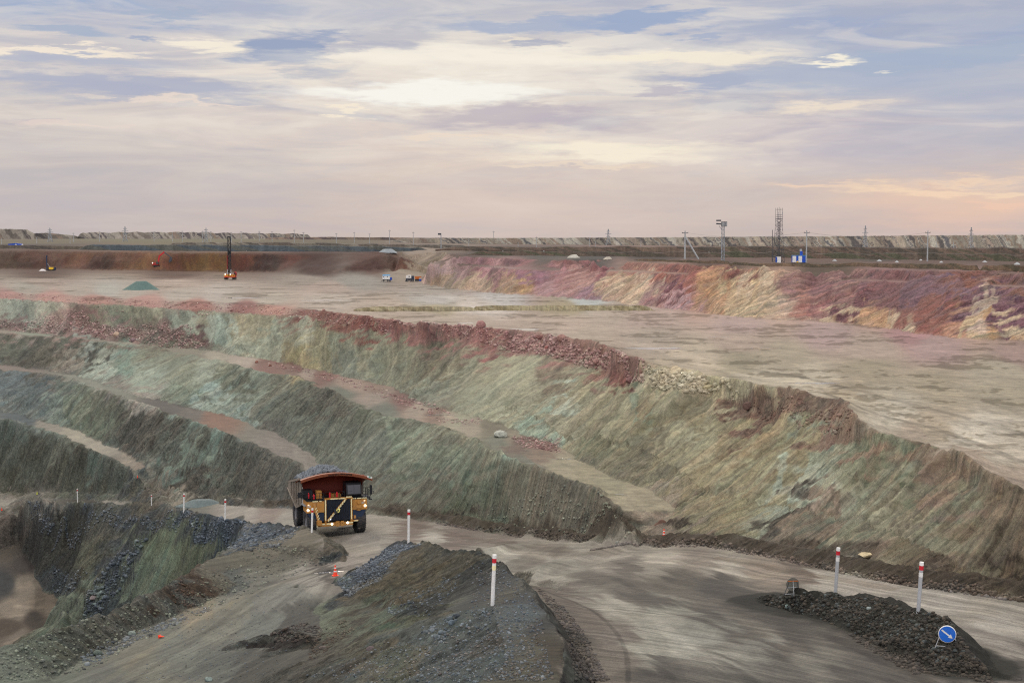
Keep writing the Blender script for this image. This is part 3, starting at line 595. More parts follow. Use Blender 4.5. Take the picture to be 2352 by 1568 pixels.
1180 1400 84 94 94; 1100 1480 88 96 92; 1200 1460 86 88 82; 1000 1540 88 98 94; 850 1550 84 92 88; 1150 1540 92 86 70; 1230 1500 98 90 70; 1250 1430 64 62 58; 1270 1500 78 66 48; 1220 1380 68 70 70; 1180 1350 90 84 70; 1290 1470 50 44 38; 1300 1540 56 52 48
# island windrow
1800 1375 54 54 48; 1850 1365 70 70 60; 1950 1385 50 54 48; 1900 1400 44 46 40; 2050 1410 62 66 64; 2000 1430 50 52 46; 2100 1440 46 46 40; 2080 1480 56 48 38; 2180 1450 60 52 40; 2200 1500 50 42 32; 2150 1515 46 38 30; 2230 1510 50 42 34
"""
CL = (0.965, 1.01, 1.01); CN = (0.935, 1.0, 1.06)
TUNE = [('plain', ((1, 1, 1), 0.9, 0.54)), ('far wall', ((1.03, 0.97, 0.94), 1.1, 0.52)), ('wide floor', ((1.01, 1.0, 0.99), 0.85, 0.84)), ('coloured', ((1.0, 0.96, 1.09), 0.80, 1.10)), ('pink', ((1, 1, 1), 0.85, 1.12)),
        ('first face', (CL, 0.53, 1.22)), ('windrow and', ((1, 1, 1), 0.7, 0.86)), ('face two', (CL, 0.58, 1.14)), ('face three', (CN, 0.64, 1.02)), ('face four', (CN, 0.74, 1.0)), ('haul', ((0.97, 1, 1.02), 0.55, 0.88)),
        ('side road', (CN, 0.66, 1.06)), ('lower pit', ((1, 1, 1), 0.7, 0.97)), ('near hill', (CN, 0.72, 0.78)), ('island', ((1, 1, 1), 0.8, 0.8))]
def soil(c, sat, gain):
    c = np.array(lin(c)); l = c.mean(); return tuple(np.clip((l + (c - l) * sat) * gain, 0.004, 0.9))
anc = []; cool, sat, gain = (1, 1, 1), 1.0, 1.0
for part in EARTH.replace('\n', ';').split(';'):
    part = part.strip()
    if part.startswith('#'):
        cool, sat, gain = next((v_ for k_, v_ in TUNE if k_ in part), ((1, 1, 1), 0.9, 1.0))
    if not part or part.startswith('#'): continue
    v = [float(q) for q in part.split()]
    anc.append((hit(v[0], v[1]), soil([v[2 + q] * cool[q] for q in range(3)], sat, gain)))
AP = np.array([tuple(a[0]) for a in anc], np.float32); AC_ = np.array([a[1] for a in anc], np.float32)
def feat(x, y, z):
    d = np.hypot(x, y)
    return np.stack([np.arctan2(x, y), np.arctan2(z - CZ, d) * 1.15, np.log(d) * 0.10], -1).astype(np.float32)
def _slope_at(p):
    h = BV.ray_cast(Vector((p[0], p[1], 200)), Vector((0, 0, -1)), 500); n = h[1]
    return min(2.0, math.hypot(n[0], n[1]) / max(abs(n[2]), 1e-3)) if n is not None else 0.0
ASL = np.array([_slope_at(p) for p in AP], np.float32)
CLS = 0.030         # soils of the flats and of the faces do not mix
AFt = np.concatenate([feat(AP[:, 0], AP[:, 1], AP[:, 2]), (smooth(0.30, 0.50, ASL) * CLS)[:, None]], 1).astype(np.float32)
def earth_colour(x, y, z, s, face, t):
    """colour by the nearest soil samples, edges broken up along the fall line of the faces"""
    q = ridged(s / 2.3, z / 14, 300, 2) - 0.6
    q2 = fbm(s / 7.0, z / 9.0, 310, 3)
    d = np.hypot(x, y)
    w = face * 9.0 / np.maximum(d, 60)
    n1 = fbm(x / 6, y / 6, 320, 3); n2 = fbm(x / 6, y / 6, 330, 3)
    dx = w * (0.5 * q + 0.5 * q2) + (1 - face) * (0.7 * n1 + 2.0 * fbm(s / 26, t / 1.7, 351, 3) * (d < 190)) / np.maximum(d, 60)
    trk = fbm(s / 26, t / 1.7, 350, 4, 0.6)
    dz = w * 0.6 * fbm(x / 3, y / 3 + z, 340, 2) + (1 - face) * (0.2 * n2 + (0.35 + 1.3 * (d < 190)) * trk) * np.clip(1.3 * 25 / np.maximum(d, 60), 0.02, .3) / 25 * 25 / np.maximum(d, 60) * 3.2
    F = feat(x, y, z); F[..., 0] += dx; F[..., 1] += dz
    F = np.concatenate([F, (face * CLS)[..., None]], -1).reshape(-1, 4).astype(np.float32); out = np.empty((len(F), 3), np.float32)
    order = np.argsort(AFt[:, 0]); A = AFt[order]; C = AC_[order]
    # process in tiles so each tile only meets the samples around it
    return F, A, C
def idw(F, A, C, power=2.5):
    out = np.empty((len(F), 3), np.float32); n = len(F); B = 6000
    A2 = (A * A).sum(1)
    for i in range(0, n, B):
        f = F[i:i + B]; c0 = f.mean(0); r = np.abs(f - c0).max()
        dd = ((A - c0) ** 2).sum(1); k = np.argsort(dd)[:90] if len(A) > 90 and r < 0.12 else slice(None)
        a = A[k]; c = C[k]
        d2 = np.maximum((f * f).sum(1)[:, None] + (a * a).sum(1)[None] - 2 * f @ a.T, 1e-9) + 2.0e-6
        w = d2 ** (-power)
        out[i:i + B] = (w @ c) / w.sum(1)[:, None]
    return out
def colour_grid(x, y, z, s, face, t):
    F, A, C = earth_colour(x, y, z, s, face, t)
    F = F.reshape(*x.shape, 4); out = np.empty((*x.shape, 3), np.float32)
    T = 64
    for i in range(0, x.shape[0], T):
        for j in range(0, x.shape[1], T):
            f = F[i:i + T, j:j + T]; out[i:i + T, j:j + T] = idw(f.reshape(-1, 4), A, C).reshape(*f.shape[:2], 3)
    return out
COL = colour_grid(GX, GY, GZ0, Sc, FACE, bestd)
# wash streaks run down the faces: paler fines and rustier bands
_zz = GZ0 + 0.4 * fbm(GX / 3, GY / 3, 400, 2)
_k1 = fbm(Sc / (2.6 * dscale), _zz / 26, 401, 3, 0.55); _k2 = fbm(Sc / (5.5 * dscale) + 7, _zz / 30, 402, 2); _k3 = np.clip(ridged(Sc / (7.0 * dscale), _zz / 40, 403, 1) - 0.86, 0, 1) / 0.14
_far = (GD > 225) & (Sc > 4 * 977 - 400) & (Sc < 5 * 977 - 100)
_amp = FACE * np.where(_far, 1.35, 1.0)
COL = COL * (1 + (_amp * (0.36 * _k1 + 0.34 * _k3 * (_k2 + 0.3)))[..., None] + (_amp * _k2 * 0.11)[..., None] * np.array([1.0, 0.0, -0.35], np.float32))
COL = np.clip(COL, 0.01, 0.8)
# ------------------------------------------------------------------ ground material
ALB = 0.70         # soil albedo for the tone sampled above
def ground_material(name='earth'):
    m = bpy.data.materials.new(name); m.use_nodes = True
    nt = m.node_tree; N, L = nt.nodes.new, nt.links.new
    bs = nt.nodes['Principled BSDF']
    def att(n):
        a = N('ShaderNodeAttribute'); a.attribute_name = n; return a
    def math_(op, a, b=None, clamp=False):
        n = N('ShaderNodeMath'); n.operation = op; n.use_clamp = clamp
        for i, v in enumerate((a, b)):
            if v is None: continue
            if isinstance(v, (int, float)): n.inputs[i].default_value = v
            else: L(v, n.inputs[i])
        return n.outputs[0]
    colr = att('earth'); sp = att('strata')          # strata: x = along the strike, y = away from the crest, z = scale of detail
    msk = att('kind_mask')                           # x = face, y = wet, z = gravel
    ss = N('ShaderNodeSeparateXYZ'); L(sp.outputs['Vector'], ss.inputs[0])
    ms = N('ShaderNodeSeparateXYZ'); L(msk.outputs['Vector'], ms.inputs[0])
    tc = N('ShaderNodeTexCoord')
    def tex(vec, scale, detail, rough=0.6, dim='3D'):
        n = N('ShaderNodeTexNoise'); n.noise_dimensions = dim
        n.inputs['Scale'].default_value = scale; n.inputs['Detail'].default_value = detail; n.inputs['Roughness'].default_value = rough
        L(vec, n.inputs['Vector']); return n
    pz = N('ShaderNodeSeparateXYZ'); L(tc.outputs['Object'], pz.inputs[0])
    cf = N('ShaderNodeCombineXYZ'); L(math_('DIVIDE', ss.outputs[0], ss.outputs[2]), cf.inputs[0]); L(math_('MULTIPLY', math_('DIVIDE', pz.outputs[2], ss.outputs[2]), 0.42), cf.inputs[1])
    cr = N('ShaderNodeCombineXYZ'); L(math_('MULTIPLY', math_('DIVIDE', ss.outputs[0], ss.outputs[2]), 0.035), cr.inputs[0]); L(math_('DIVIDE', ss.outputs[1], ss.outputs[2]), cr.inputs[1])
    nf = tex(cf.outputs[0], 1.3, 4, 0.52, '2D')            # rills on the faces
    nf2 = tex(cf.outputs[0], 0.35, 3, 0.5, '2D')
    nr = tex(cr.outputs[0], 1.1, 6, 0.6, '2D')             # wheel-drawn streaks on the flats
    ng = tex(tc.outputs['Object'], 0.55, 9, 0.74)
    ngf = tex(tc.outputs['Object'], 6.0, 4, 0.75)
    nb = tex(tc.outputs['Object'], 0.11, 4, 0.6)
    def mixc(f, a, b, bt='MIX'):
        n = N('ShaderNodeMix'); n.data_type = 'RGBA'; n.blend_type = bt
        if isinstance(f, (int, float)): n.inputs[0].default_value = f
        else: L(f, n.inputs[0])
        for s_, v in ((6, a), (7, b)):
            if isinstance(v, tuple): n.inputs[s_].default_value = (*v, 1)
            else: L(v, n.inputs[s_])
        return n.outputs[2]
    def remap(v, a, b, c, d):
        n = N('ShaderNodeMapRange'); L(v, n.inputs[0])
        for i, q in enumerate((a, b, c, d)): n.inputs[i + 1].default_value = q
        return n.outputs[0]
    fa = ms.outputs[0]
    # strength of each pattern: soil variation, plus painted shade in the face grooves
    st = remap(nf.outputs['Fac'], 0.28, 0.72, 0.86, 1.14)
    st2 = remap(nf2.outputs['Fac'], 0.3, 0.7, 0.80, 1.2)
    nr2 = tex(cr.outputs[0], 0.30, 4, 0.55, '2D')
    rd = math_('MULTIPLY', remap(nr.outputs['Fac'], 0.3, 0.7, 0.74, 1.26), remap(nr2.outputs['Fac'], 0.32, 0.68, 0.78, 1.22))
    g = remap(ng.outputs['Fac'], 0.32, 0.68, 0.82, 1.18)
    gf = remap(ngf.outputs['Fac'], 0.3, 0.7, 0.8, 1.2)
    bb = remap(nb.outputs['Fac'], 0.3, 0.7, 0.93, 1.07)
    def lerp(f, a, b): return math_('ADD', math_('MULTIPLY', math_('SUBTRACT', 1.0, f), a), math_('MULTIPLY', f, b))
    rd = math_('ADD', math_('MULTIPLY', math_('SUBTRACT', rd, 1.0), remap(ss.outputs[2], 0.8, 1.6, 1.0, 0.32)), 1.0)
    v = math_('MULTIPLY', lerp(fa, rd, math_('MULTIPLY', st, st2)), math_('MULTIPLY', math_('MULTIPLY', g, gf), bb))
    # fractured rock: dark joints between blocks on the faces
    vc = N('ShaderNodeTexVoronoi'); vc.feature = 'DISTANCE_TO_EDGE'; vc.inputs['Scale'].default_value = 0.75
    wv = N('ShaderNodeVectorMath'); wv.operation = 'MULTIPLY_ADD'; L(ng.outputs['Color'], wv.inputs[0]); wv.inputs[1].default_value = (1.6, 1.6, 1.6); L(tc.outputs['Object'], wv.inputs[2]); L(wv.outputs[0], vc.inputs['Vector'])
    crack = remap(vc.outputs['Distance'], 0.0, 0.08, 0.80, 1.0)
    v = math_('MULTIPLY', v, lerp(fa, 1.0, crack) if True else 1)
    # pale flecks and dark gaps among gravel
    vor = N('ShaderNodeTexVoronoi'); vor.inputs['Scale'].default_value = 3.2; L(tc.outputs['Object'], vor.inputs['Vector'])
    vs = N('ShaderNodeSeparateXYZ'); L(vor.outputs['Color'], vs.inputs[0])
    fleck = remap(vs.outputs[0], 0.0, 1.0, 0.62, 1.42)
    v = math_('MULTIPLY', v, lerp(math_('MULTIPLY', ms.outputs[2], 0.9), 1.0, fleck) if False else math_('ADD', math_('MULTIPLY', math_('SUBTRACT', fleck, 1.0), ms.outputs[2]), 1.0))
    vm = N('ShaderNodeVectorMath'); vm.operation = 'SCALE'; L(colr.outputs['Color'], vm.inputs[0]); L(math_('MULTIPLY', v, ALB), vm.inputs['Scale'])
    c = mixc(1.0, vm.outputs[0], (1.0, 0.985, 0.86), 'MULTIPLY')
    # slight hue drift (rusty / greenish)
    hue = tex(cf.outputs[0], 0.9, 3, 0.5, '2D')
    hs = N('ShaderNodeHueSaturation'); L(c, hs.inputs['Color']); L(remap(hue.outputs['Fac'], 0.3, 0.7, 0.49, 0.51), hs.inputs['Hue'])
    L(remap(ng.outputs['Fac'], 0.3, 0.7, 0.84, 1.0), hs.inputs['Saturation'])
    wetc = mixc(math_('MULTIPLY', ms.outputs[1], 0.35), hs.outputs[0], (0.05, 0.045, 0.04))
    L(wetc, bs.inputs['Base Color'])
    L(remap(ms.outputs[1], 0.5, 0.7, 0.95, 0.05), bs.inputs['Roughness'])
    L(remap(ms.outputs[1], 0.5, 0.7, 0.3, 0.9), bs.inputs['Specular IOR Level'])
    # relief too fine for the mesh
    h = math_('ADD', math_('MULTIPLY', nf.outputs['Fac'], math_('MULTIPLY', fa, 0.7)), math_('ADD', math_('MULTIPLY', ng.outputs['Fac'], 0.9), math_('MULTIPLY', ngf.outputs['Fac'], 0.05)))
    h = math_('ADD', h, math_('MULTIPLY', math_('MULTIPLY', math_('MINIMUM', vc.outputs['Distance'], 0.15), 2.2), fa))
    h = math_('ADD', h, math_('MULTIPLY', math_('MULTIPLY', vor.outputs['Distance'], -0.25), ms.outputs[2]))
    h = math_('MULTIPLY', h, math_('SUBTRACT', 1.0, ms.outputs[1], clamp=True))
    bp = N('ShaderNodeBump'); bp.inputs['Strength'].default_value = 0.55; bp.inputs['Distance'].default_value = 0.5
    L(h, bp.inputs['Height']); L(bp.outputs[0], bs.inputs['Normal'])
    return m
EARTHM = ground_material()

def grid_mesh(name, X, Y, Z, mat, colr=None, strata=None, mask=None, parent=None):
    nr, nc = X.shape
    me = bpy.data.meshes.new(name)
    co = np.stack([X, Y, Z], -1).reshape(-1, 3).astype(np.float32)
    idx = np.arange(nr * nc, dtype=np.int32).reshape(nr, nc)
    q = np.stack([idx[:-1, :-1], idx[:-1, 1:], idx[1:, 1:], idx[1:, :-1]], -1).reshape(-1, 4)
    me.vertices.add(len(co)); me.vertices.foreach_set('co', co.ravel())
    me.loops.add(q.size); me.loops.foreach_set('vertex_index', q.ravel())
    me.polygons.add(len(q)); me.polygons.foreach_set('loop_start', np.arange(0, q.size, 4, dtype=np.int32))
    me.update(calc_edges=True)
    me.polygons.foreach_set('use_smooth', np.ones(len(q), bool))
    if colr is not None:
        a = me.attributes.new('earth', 'FLOAT_COLOR', 'POINT')
        a.data.foreach_set('color', np.concatenate([colr.reshape(-1, 3), np.ones((nr * nc, 1), np.float32)], 1).astype(np.float32).ravel())
        a = me.attributes.new('strata', 'FLOAT_VECTOR', 'POINT'); a.data.foreach_set('vector', strata.reshape(-1, 3).astype(np.float32).ravel())
        a = me.attributes.new('kind_mask', 'FLOAT_VECTOR', 'POINT'); a.data.foreach_set('vector', mask.reshape(-1, 3).astype(np.float32).ravel())
    me.materials.append(mat)
    o = bpy.data.objects.new(name, me); col.objects.link(o)
    if parent: o.parent = parent
    return o

# gravelly ground: the darker grey and blue-grey soils near the viewer
lum = COL.mean(-1); satu = COL.max(-1) - COL.min(-1)
GRAV = (smooth(0.16, 0.09, lum) * (1 - smooth(250, 420, GD)) * 0.9 + 0.15) * smooth(0.0, 0.3, blur(FACE, 14))
# wet ground and puddles
WET = np.zeros(GX.shape, np.float32)
def puddle(px, py, sx, sy, amp=1.0):
    p = hit(px, py); d = math.hypot(p.x, p.y)
    h = CZ - p.z
    lx = sx / FPX * d; ly = sy / FPX * d * d / max(h, 1)
    i0 = np.searchsorted(ds, d - 4 * ly - 5); i1 = np.searchsorted(ds, d + 4 * ly + 5)
    u = (GX[i0:i1] - p.x) / lx; v = (GY[i0:i1] - p.y) / ly
    r = np.sqrt(u * u + v * v) + 0.5 * fbm(GX[i0:i1] / (lx * .6), GY[i0:i1] / (ly * .6), int(px), 3)
    w = smooth(1.1, 0.75, r) * amp
    WET[i0:i1] = np.maximum(WET[i0:i1], w)
for b in [(1205, 757, 34, 3), (1070, 742, 22, 2.2), (1500, 800, 70, 2.5), (1535, 799, 30, 2), (1760, 800, 40, 1.4), (1880, 880, 60, 1.5), (560, 684, 50, 1.2),
          (740, 690, 60, 1.0),  (1410, 1136, 30, 3), (1290, 1054, 24, 2), (1010, 953, 40, 2), (750, 1316, 40, 1.5),
          (1650, 775, 30, 1), (2180, 1512, 20, 2, .6)]:
    puddle(*b)
GZ = GZ0 + (GZ - GZ0) * (1 - smooth(0.0, 0.25, WET))
dark_ = 1 - 0.35 * smooth(0.25, 0.6, WET + 0.0)
SCL = np.clip(GD / 130, 0.45, 3.2) * np.where(GD > 600, 1.4, 1.0)
# floor blotches: damp patches drawn out along the wheel tracks
flatm = (1 - FACE)
lnD = np.log(GD)
blot = fbm(GA * 30, lnD * 30, 500, 4, 0.55)
blot2 = fbm(GX / 10, GY / 7, 520, 4, 0.6)
fl = flatm * (smooth(110, 130, GD) * (1 - smooth(620, 760, GD))) * (np.abs(GZ0 - (CZ - 17)) < 1.0)
fine_b = 0.25 * fbm(GA * 220, lnD * 90, 510, 2)
damp = smooth(0.20, 0.34, 0.6 * blot + 0.5 * blot2 + fine_b)
pale = smooth(0.14, 0.3, -0.7 * blot - 0.4 * blot2 + fine_b)
COL2 = COL * (1 - 0.40 * fl * damp + 0.10 * fl * pale)[..., None] * np.array([1.0, 0.97, 0.90], np.float32) ** (fl * damp)[..., None]
def plan_dist(W, mar=12):
    out = np.full(GX.shape, 1e3, np.float32)
    for p0, p1 in zip(W[:-1], W[1:]):
        p0 = p0[:2]; p1 = p1[:2]; e = p1 - p0; L = np.hypot(*e)
        if L < 1e-6: continue
        e = e / L
        i0 = np.searchsorted(ds, min(np.hypot(*p0), np.hypot(*p1)) - mar); i1 = np.searchsorted(ds, max(np.hypot(*p0), np.hypot(*p1)) + mar)
        a0, a1 = sorted((math.atan2(p0[0], p0[1]), math.atan2(p1[0], p1[1]))); am = mar / np.hypot(*p0)
        j0 = np.searchsorted(azs, a0 - am); j1 = np.searchsorted(azs, a1 + am)
        x = GX[i0:i1, j0:j1] - p0[0]; y = GY[i0:i1, j0:j1] - p0[1]; t = np.clip(x * e[0] + y * e[1], 0, L)
        out[i0:i1, j0:j1] = np.minimum(out[i0:i1, j0:j1], np.hypot(x - t * e[0], y - t * e[1]))
    return out
def mound_tint(name, w, rgb, amt=1.0):
    d_ = plan_dist(LN[name]) + 0.35 * fbm(GX / 1.5, GY / 1.5, 610, 3)
    f = (amt * (1 - smooth(w * 0.8, w * 1.15, d_)))[..., None]
    v = (1 + 0.25 * fbm(GX / 1.2, GY / 1.2, 611, 3))[..., None]
    return COL2 * (1 - f) + np.array(lin(rgb), np.float32) * v * f
COL2 = mound_tint('IS', 2.3, (46, 46, 41))
LN['RFx'] = LN['RFc'][:int(len(LN['RFc']) * 0.62)]
COL2 = mound_tint('RFx', 1.3, (74, 66, 57), 0.9)
TN1 = 0.75 + 0.35 * fbm(GX / 2.5, GY / 2.5, 700, 3)
TN2 = fbm(GX / 1.8, GY / 1.8, 701, 3)
def track(pts, w, mult, tint=(1, 1, 1)):
    """wheel track worn into (or polished onto) the ground"""
    global COL2
    W = np.array([tuple(hit(p[0], p[1])) for p in spline(pts, 5)])
    d_ = plan_dist(W, w * 3 + 4); d_ = d_ + 0.3 * w * TN2
    f = (1 - smooth(w * 0.55, w * 1.1, d_)) * flatm * TN1
    COL2 = COL2 * (1 + (np.array(tint, np.float32) * mult - 1) * np.clip(f, 0, 1)[..., None])
track([(1180,1290,0),(1350,1325,0),(1500,1375,0),(1650,1430,0),(1760,1500,0),(1820,1568,0)], 1.3, 0.66)
track([(1230,1270,0),(1450,1300,0),(1650,1350,0),(1760,1400,0),(1900,1480,0),(2000,1560,0)], 1.9, 0.68)
track([(1460,1545,0),(1600,1556,0),(1800,1568,0),(1950,1575,0)], 1.6, 0.66)
track([(1190,1312,0),(1350,1360,0),(1480,1430,0),(1580,1500,0),(1640,1568,0)], 1.4, 1.25)
track([(1215,1345,0),(1290,1370,0),(1370,1410,0),(1420,1460,0),(1440,1510,0),(1443,1568,0)], 0.16, 0.5)
track([(1240,1340,0),(1330,1365,0),(1430,1400,0),(1500,1450,0),(1560,1568,0)], 0.5, 0.8)
track([(1176,1268,0),(1400,1288,0),(1600,1303,0),(1800,1335,0)], 0.9, 1.2)
track([(940,1205,0),(1100,1238,0),(1250,1258,0),(1400,1272,0)], 1.3, 0.68, (1, .94, .9))
track([(980,1230,0),(1150,1262,0),(1300,1278,0),(1500,1292,0)], 0.8, 1.15)
track([(1650,1280,0),(1850,1315,0),(2050,1352,0)], 0.6, 0.72, (1, .94, .86))
track([(1850,1325,0),(2100,1378,0),(2352,1440,0)], 1.6, 1.14)
track([(2100,1400,0),(2230,1440,0),(2352,1480,0)], 0.6, 0.85)
track([(1500,1440,0),(1620,1500,0),(1700,1568,0)], 0.35, 1.15)
track([(1330,1400,0),(1400,1440,0),(1450,1490,0),(1500,1560,0)], 0.5, 1.15)
track([(1480,790,0),(1560,812,0),(1700,855,0),(1850,880,0),(2050,942,0),(2200,990,0),(2352,1045,0)], 2.2, 1.2)
track([(1900,905,0),(1951,923,0),(2038,957,0),(2169,991,0),(2352,1062,0)], 0.5, 0.55)
track([(1700,845,0),(1850,868,0),(2000,905,0),(2200,955,0),(2352,1000,0)], 0.7, 0.7)
track([(1000,668,0),(1060,690,0),(1110,715,0),(1180,745,0)], 3.0, 1.13)
track([(1180,722,0),(1120,712,0),(900,705,0)], 3.0, 1.1)
track([(1500,770,0),(1700,778,0),(2000,790,0),(2352,830,0)], 1.6, 1.1)
track([(1330,760,0),(1550,772,0),(1800,800,0),(2100,850,0)], 1.2, 0.86)
track([(300,1566,0),(480,1450,0),(640,1370,0),(780,1310,0)], 0.35, 0.75)
track([(380,1566,0),(540,1455,0),(700,1355,0),(790,1318,0)], 0.3, 0.78)
track([(240,1566,0),(400,1455,0),(560,1372,0),(720,1312,0)], 0.45, 1.2, (1, .97, .9))
track([(600,1345,0),(720,1318,0),(820,1300,0)], 0.7, 0.55)
track([(660,1352,0),(760,1310,0),(860,1285,0)], 0.25, 0.5)
track([(20,1475,0),(60,1462,0),(100,1445,0)], 0.9, 1.5)
track([(0,1418,0),(50,1412,0)], 1.0, 1.5)
track([(40,1392,0),(90,1395,0)], 1.0, 1.45)
track([(20,1200,0),(60,1270,0),(90,1340,0),(90,1420,0)], 1.2, 0.6)
mask = np.stack([FACE, WET, np.clip(GRAV, 0, 1)], -1)
strata = np.stack([Sc, bestd, SCL], -1)
# the survey sheet is one landform
ground = grid_mesh('ground', GX, GY, GZ, EARTHM, COL2, strata, mask)
ground['kind'] = 'structure'
# ------------------------------------------------------------------ spoil banks and far dumps standing on the plain
def tagged(o, label=None, cat=None, group=None, kind=None):
    if kind: o['kind'] = kind
    if label: o['label'] = label
    if cat: o['category'] = cat
    if group: o['group'] = group
    return o
def height_at(x, y):
    """height of the built ground at x,y"""
    a = math.atan2(x, y); d = math.hypot(x, y)
    j = min(max(np.searchsorted(azs, a) - 1, 0), NC - 2); i = min(max(np.searchsorted(ds, d) - 1, 0), NR - 2)
    fj = (a - azs[j]) / (azs[j + 1] - azs[j]); fi = (d - ds[i]) / (ds[i + 1] - ds[i])
    fj = min(max(fj, 0), 1); fi = min(max(fi, 0), 1)
    return float((GZ[i, j] * (1 - fj) + GZ[i, j + 1] * fj) * (1 - fi) + (GZ[i + 1, j] * (1 - fj) + GZ[i + 1, j + 1] * fj) * fi)
def bank(name, pts, cols, depth=60, rough=0.12, nx=420, ny=26, sink=1.2, seed=1, slope=0.75, stripes=1.0, serr=0.0, scl=None):
    """ridge of tipped spoil: pts = (px, py of its foot, py of its top, metres of the foot below the camera)"""
    pts = sorted(pts); px = np.linspace(pts[0][0], pts[-1][0], nx)
    A = np.array(pts, float); pb = np.interp(px, A[:, 0], A[:, 1]); pt = np.interp(px, A[:, 0], A[:, 2]); hh = np.interp(px, A[:, 0], A[:, 3])
    if hh[0] > 0: base = np.array([P(a, b, c) for a, b, c in zip(px, pb, hh)])
    else:
        base = np.array([tuple(hit(a, b)) for a, b in zip(px, pb)]); base[:, 2] = [height_at(q[0], q[1]) for q in base]
    d = np.hypot(base[:, 0], base[:, 1]); ux = base[:, 0] / d; uy = base[:, 1] / d
    H = (pb - pt) / FPX * d * 1.02
    H = H * (1 + rough * fbm(px / 40 + seed, px * 0 + seed, seed, 3)) + serr * H * np.abs(np.sin(px / 13.0 + 2 * fbm(px / 60, px * 0, seed + 5, 2)))
    endf = smooth(0, 0.03, (px - px[0]) / (px[-1] - px[0])) * smooth(0, 0.03, (px[-1] - px) / (px[-1] - px[0]))
    H = H * endf
    v = np.linspace(0, 1, ny); X = np.zeros((ny, nx)); Y = X.copy(); Z = X.copy()
    fw = H / slope
    for i, t in enumerate(v):
        if t < 0.7: r_ = t / 0.7; off_ = fw * r_; z = H * r_
        elif t < 0.86: r_ = (t - 0.7) / 0.16; off_ = fw + depth * r_; z = H + 0 * r_
        else: r_ = (t - 0.86) / 0.14; off_ = fw + depth + fw * r_; z = H * (1 - r_)
        wob = 0.05 * H * fbm(px / 5 + t * 0.5, px * 0 + t * 3, seed + 9, 3)
        X[i] = base[:, 0] + ux * (off_ + wob); Y[i] = base[:, 1] + uy * (off_ + wob)
        Z[i] = base[:, 2] + z - (sink if t in (0, 1) else 0) + (0.05 * H * fbm(px / 3, px * 0 + t * 9, seed + 3, 3) if 0 < t < 1 else 0)
    # spoil colours run down the tipping face in slanted bands
    C = np.zeros((ny, nx, 3), np.float32); cc = np.array([lin(c) for c in cols], np.float32)
    for i, t in enumerate(v):
        q = px + 26 * stripes * t + 8 * fbm(px / 9, px * 0 + t * 2, seed + 20, 2)
        n = vn(q / (19 * stripes), q * 0 + 0.5, seed + 30) * 0.65 + vn(q / (7 * stripes), q * 0 + 3.5, seed + 31) * 0.35
        n = np.clip((n - 0.15) / 0.7, 0, 0.9999) * len(cc); k = n.astype(int); f = smooth(0.35, 0.65, n - k)[:, None]
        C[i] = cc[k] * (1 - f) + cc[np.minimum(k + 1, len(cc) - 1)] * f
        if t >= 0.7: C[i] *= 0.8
    S = np.broadcast_to(px / 2.2, (ny, nx)); T = np.broadcast_to((v * 20)[:, None], (ny, nx)); sc = np.full((ny, nx), scl or 3.0)
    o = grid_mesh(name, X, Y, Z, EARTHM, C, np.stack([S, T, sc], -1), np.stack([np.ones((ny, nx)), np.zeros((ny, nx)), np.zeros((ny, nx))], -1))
    tagged(o, kind='structure'); return o
GREYS = [(108, 104, 106), (146, 140, 136), (92, 86, 90), (158, 150, 144), (116, 108, 104), (134, 118, 108)]
# far left dumps
bank('far_dump_hill', [(-300, 550, 526, 9), (0, 551.2, 528, 9), (62, 551, 528.5, 9), (78, 551, 537, 9), (110, 550.5, 536, 9), (165, 550.3, 541, 9), (190, 550, 545, 9)], GREYS, depth=300, rough=0.03, seed=3, stripes=1.2, scl=9)
bank('far_dump_hill', [(170, 550, 544, 9), (192, 550.2, 536, 9), (260, 550.3, 535.5, 9), (420, 550.3, 535.5, 9), (600, 550.3, 537.5, 9), (700, 550.3, 538.5, 9), (722, 550.3, 543, 9)], GREYS, depth=300, rough=0.05, seed=4, stripes=0.8, serr=0.14, scl=9)
bank('far_dump_hill', [(600, 553, 546, 9), (760, 553, 544.5, 9), (1000, 556, 546.5, 9), (1180, 558, 548, 9)], [(112, 92, 88), (96, 84, 86), (134, 116, 106), (104, 92, 92)], depth=200, rough=0.08, seed=6, scl=6)
# pale striped dump along the right horizon
bank('spoil_dump', [(880, 556, 547.5, 6.2), (1000, 559, 547, 6.2), (1176, 561, 547, 6.2), (1764, 566, 544.5, 6.2), (2100, 569, 542.5, 6.2), (2352, 572, 541.5, 6.2), (2900, 578, 536, 6.2)],
     [(150, 140, 130), (128, 122, 116), (156, 144, 134), (92, 92, 100), (168, 164, 158), (138, 122, 112), (146, 140, 132), (84, 80, 84), (150, 136, 128), (162, 152, 140)], depth=160, rough=0.03, nx=900, seed=11, stripes=1.0, scl=4)
# rough dark earth in front of it
bank('earth_bank', [(1000, 573, 566, 6.4), (1300, 577, 568, 6.4), (1640, 579, 568, 6.4), (1764, 580, 567, 6.4), (2100, 584, 572, 6.4), (2352, 588, 573, 6.4), (2900, 594, 578, 6.4)], [(84, 72, 66), (98, 80, 72), (76, 68, 62), (106, 88, 78), (88, 80, 66)], depth=40, rough=0.3, seed=21, stripes=2, nx=700)
bank('earth_bank', [(1060, 586, 577, 6.6), (1300, 588, 579, 6.6), (1500, 591, 580, 6.6), (1760, 592, 579, 6.5), (2000, 596, 584, 6.5), (2352, 602, 585, 6.5), (2900, 612, 592, 6.4)], [(80, 68, 62), (72, 66, 58), (92, 78, 70), (74, 74, 58), (96, 78, 68)], depth=14, rough=0.35, seed=22, stripes=2, nx=700)
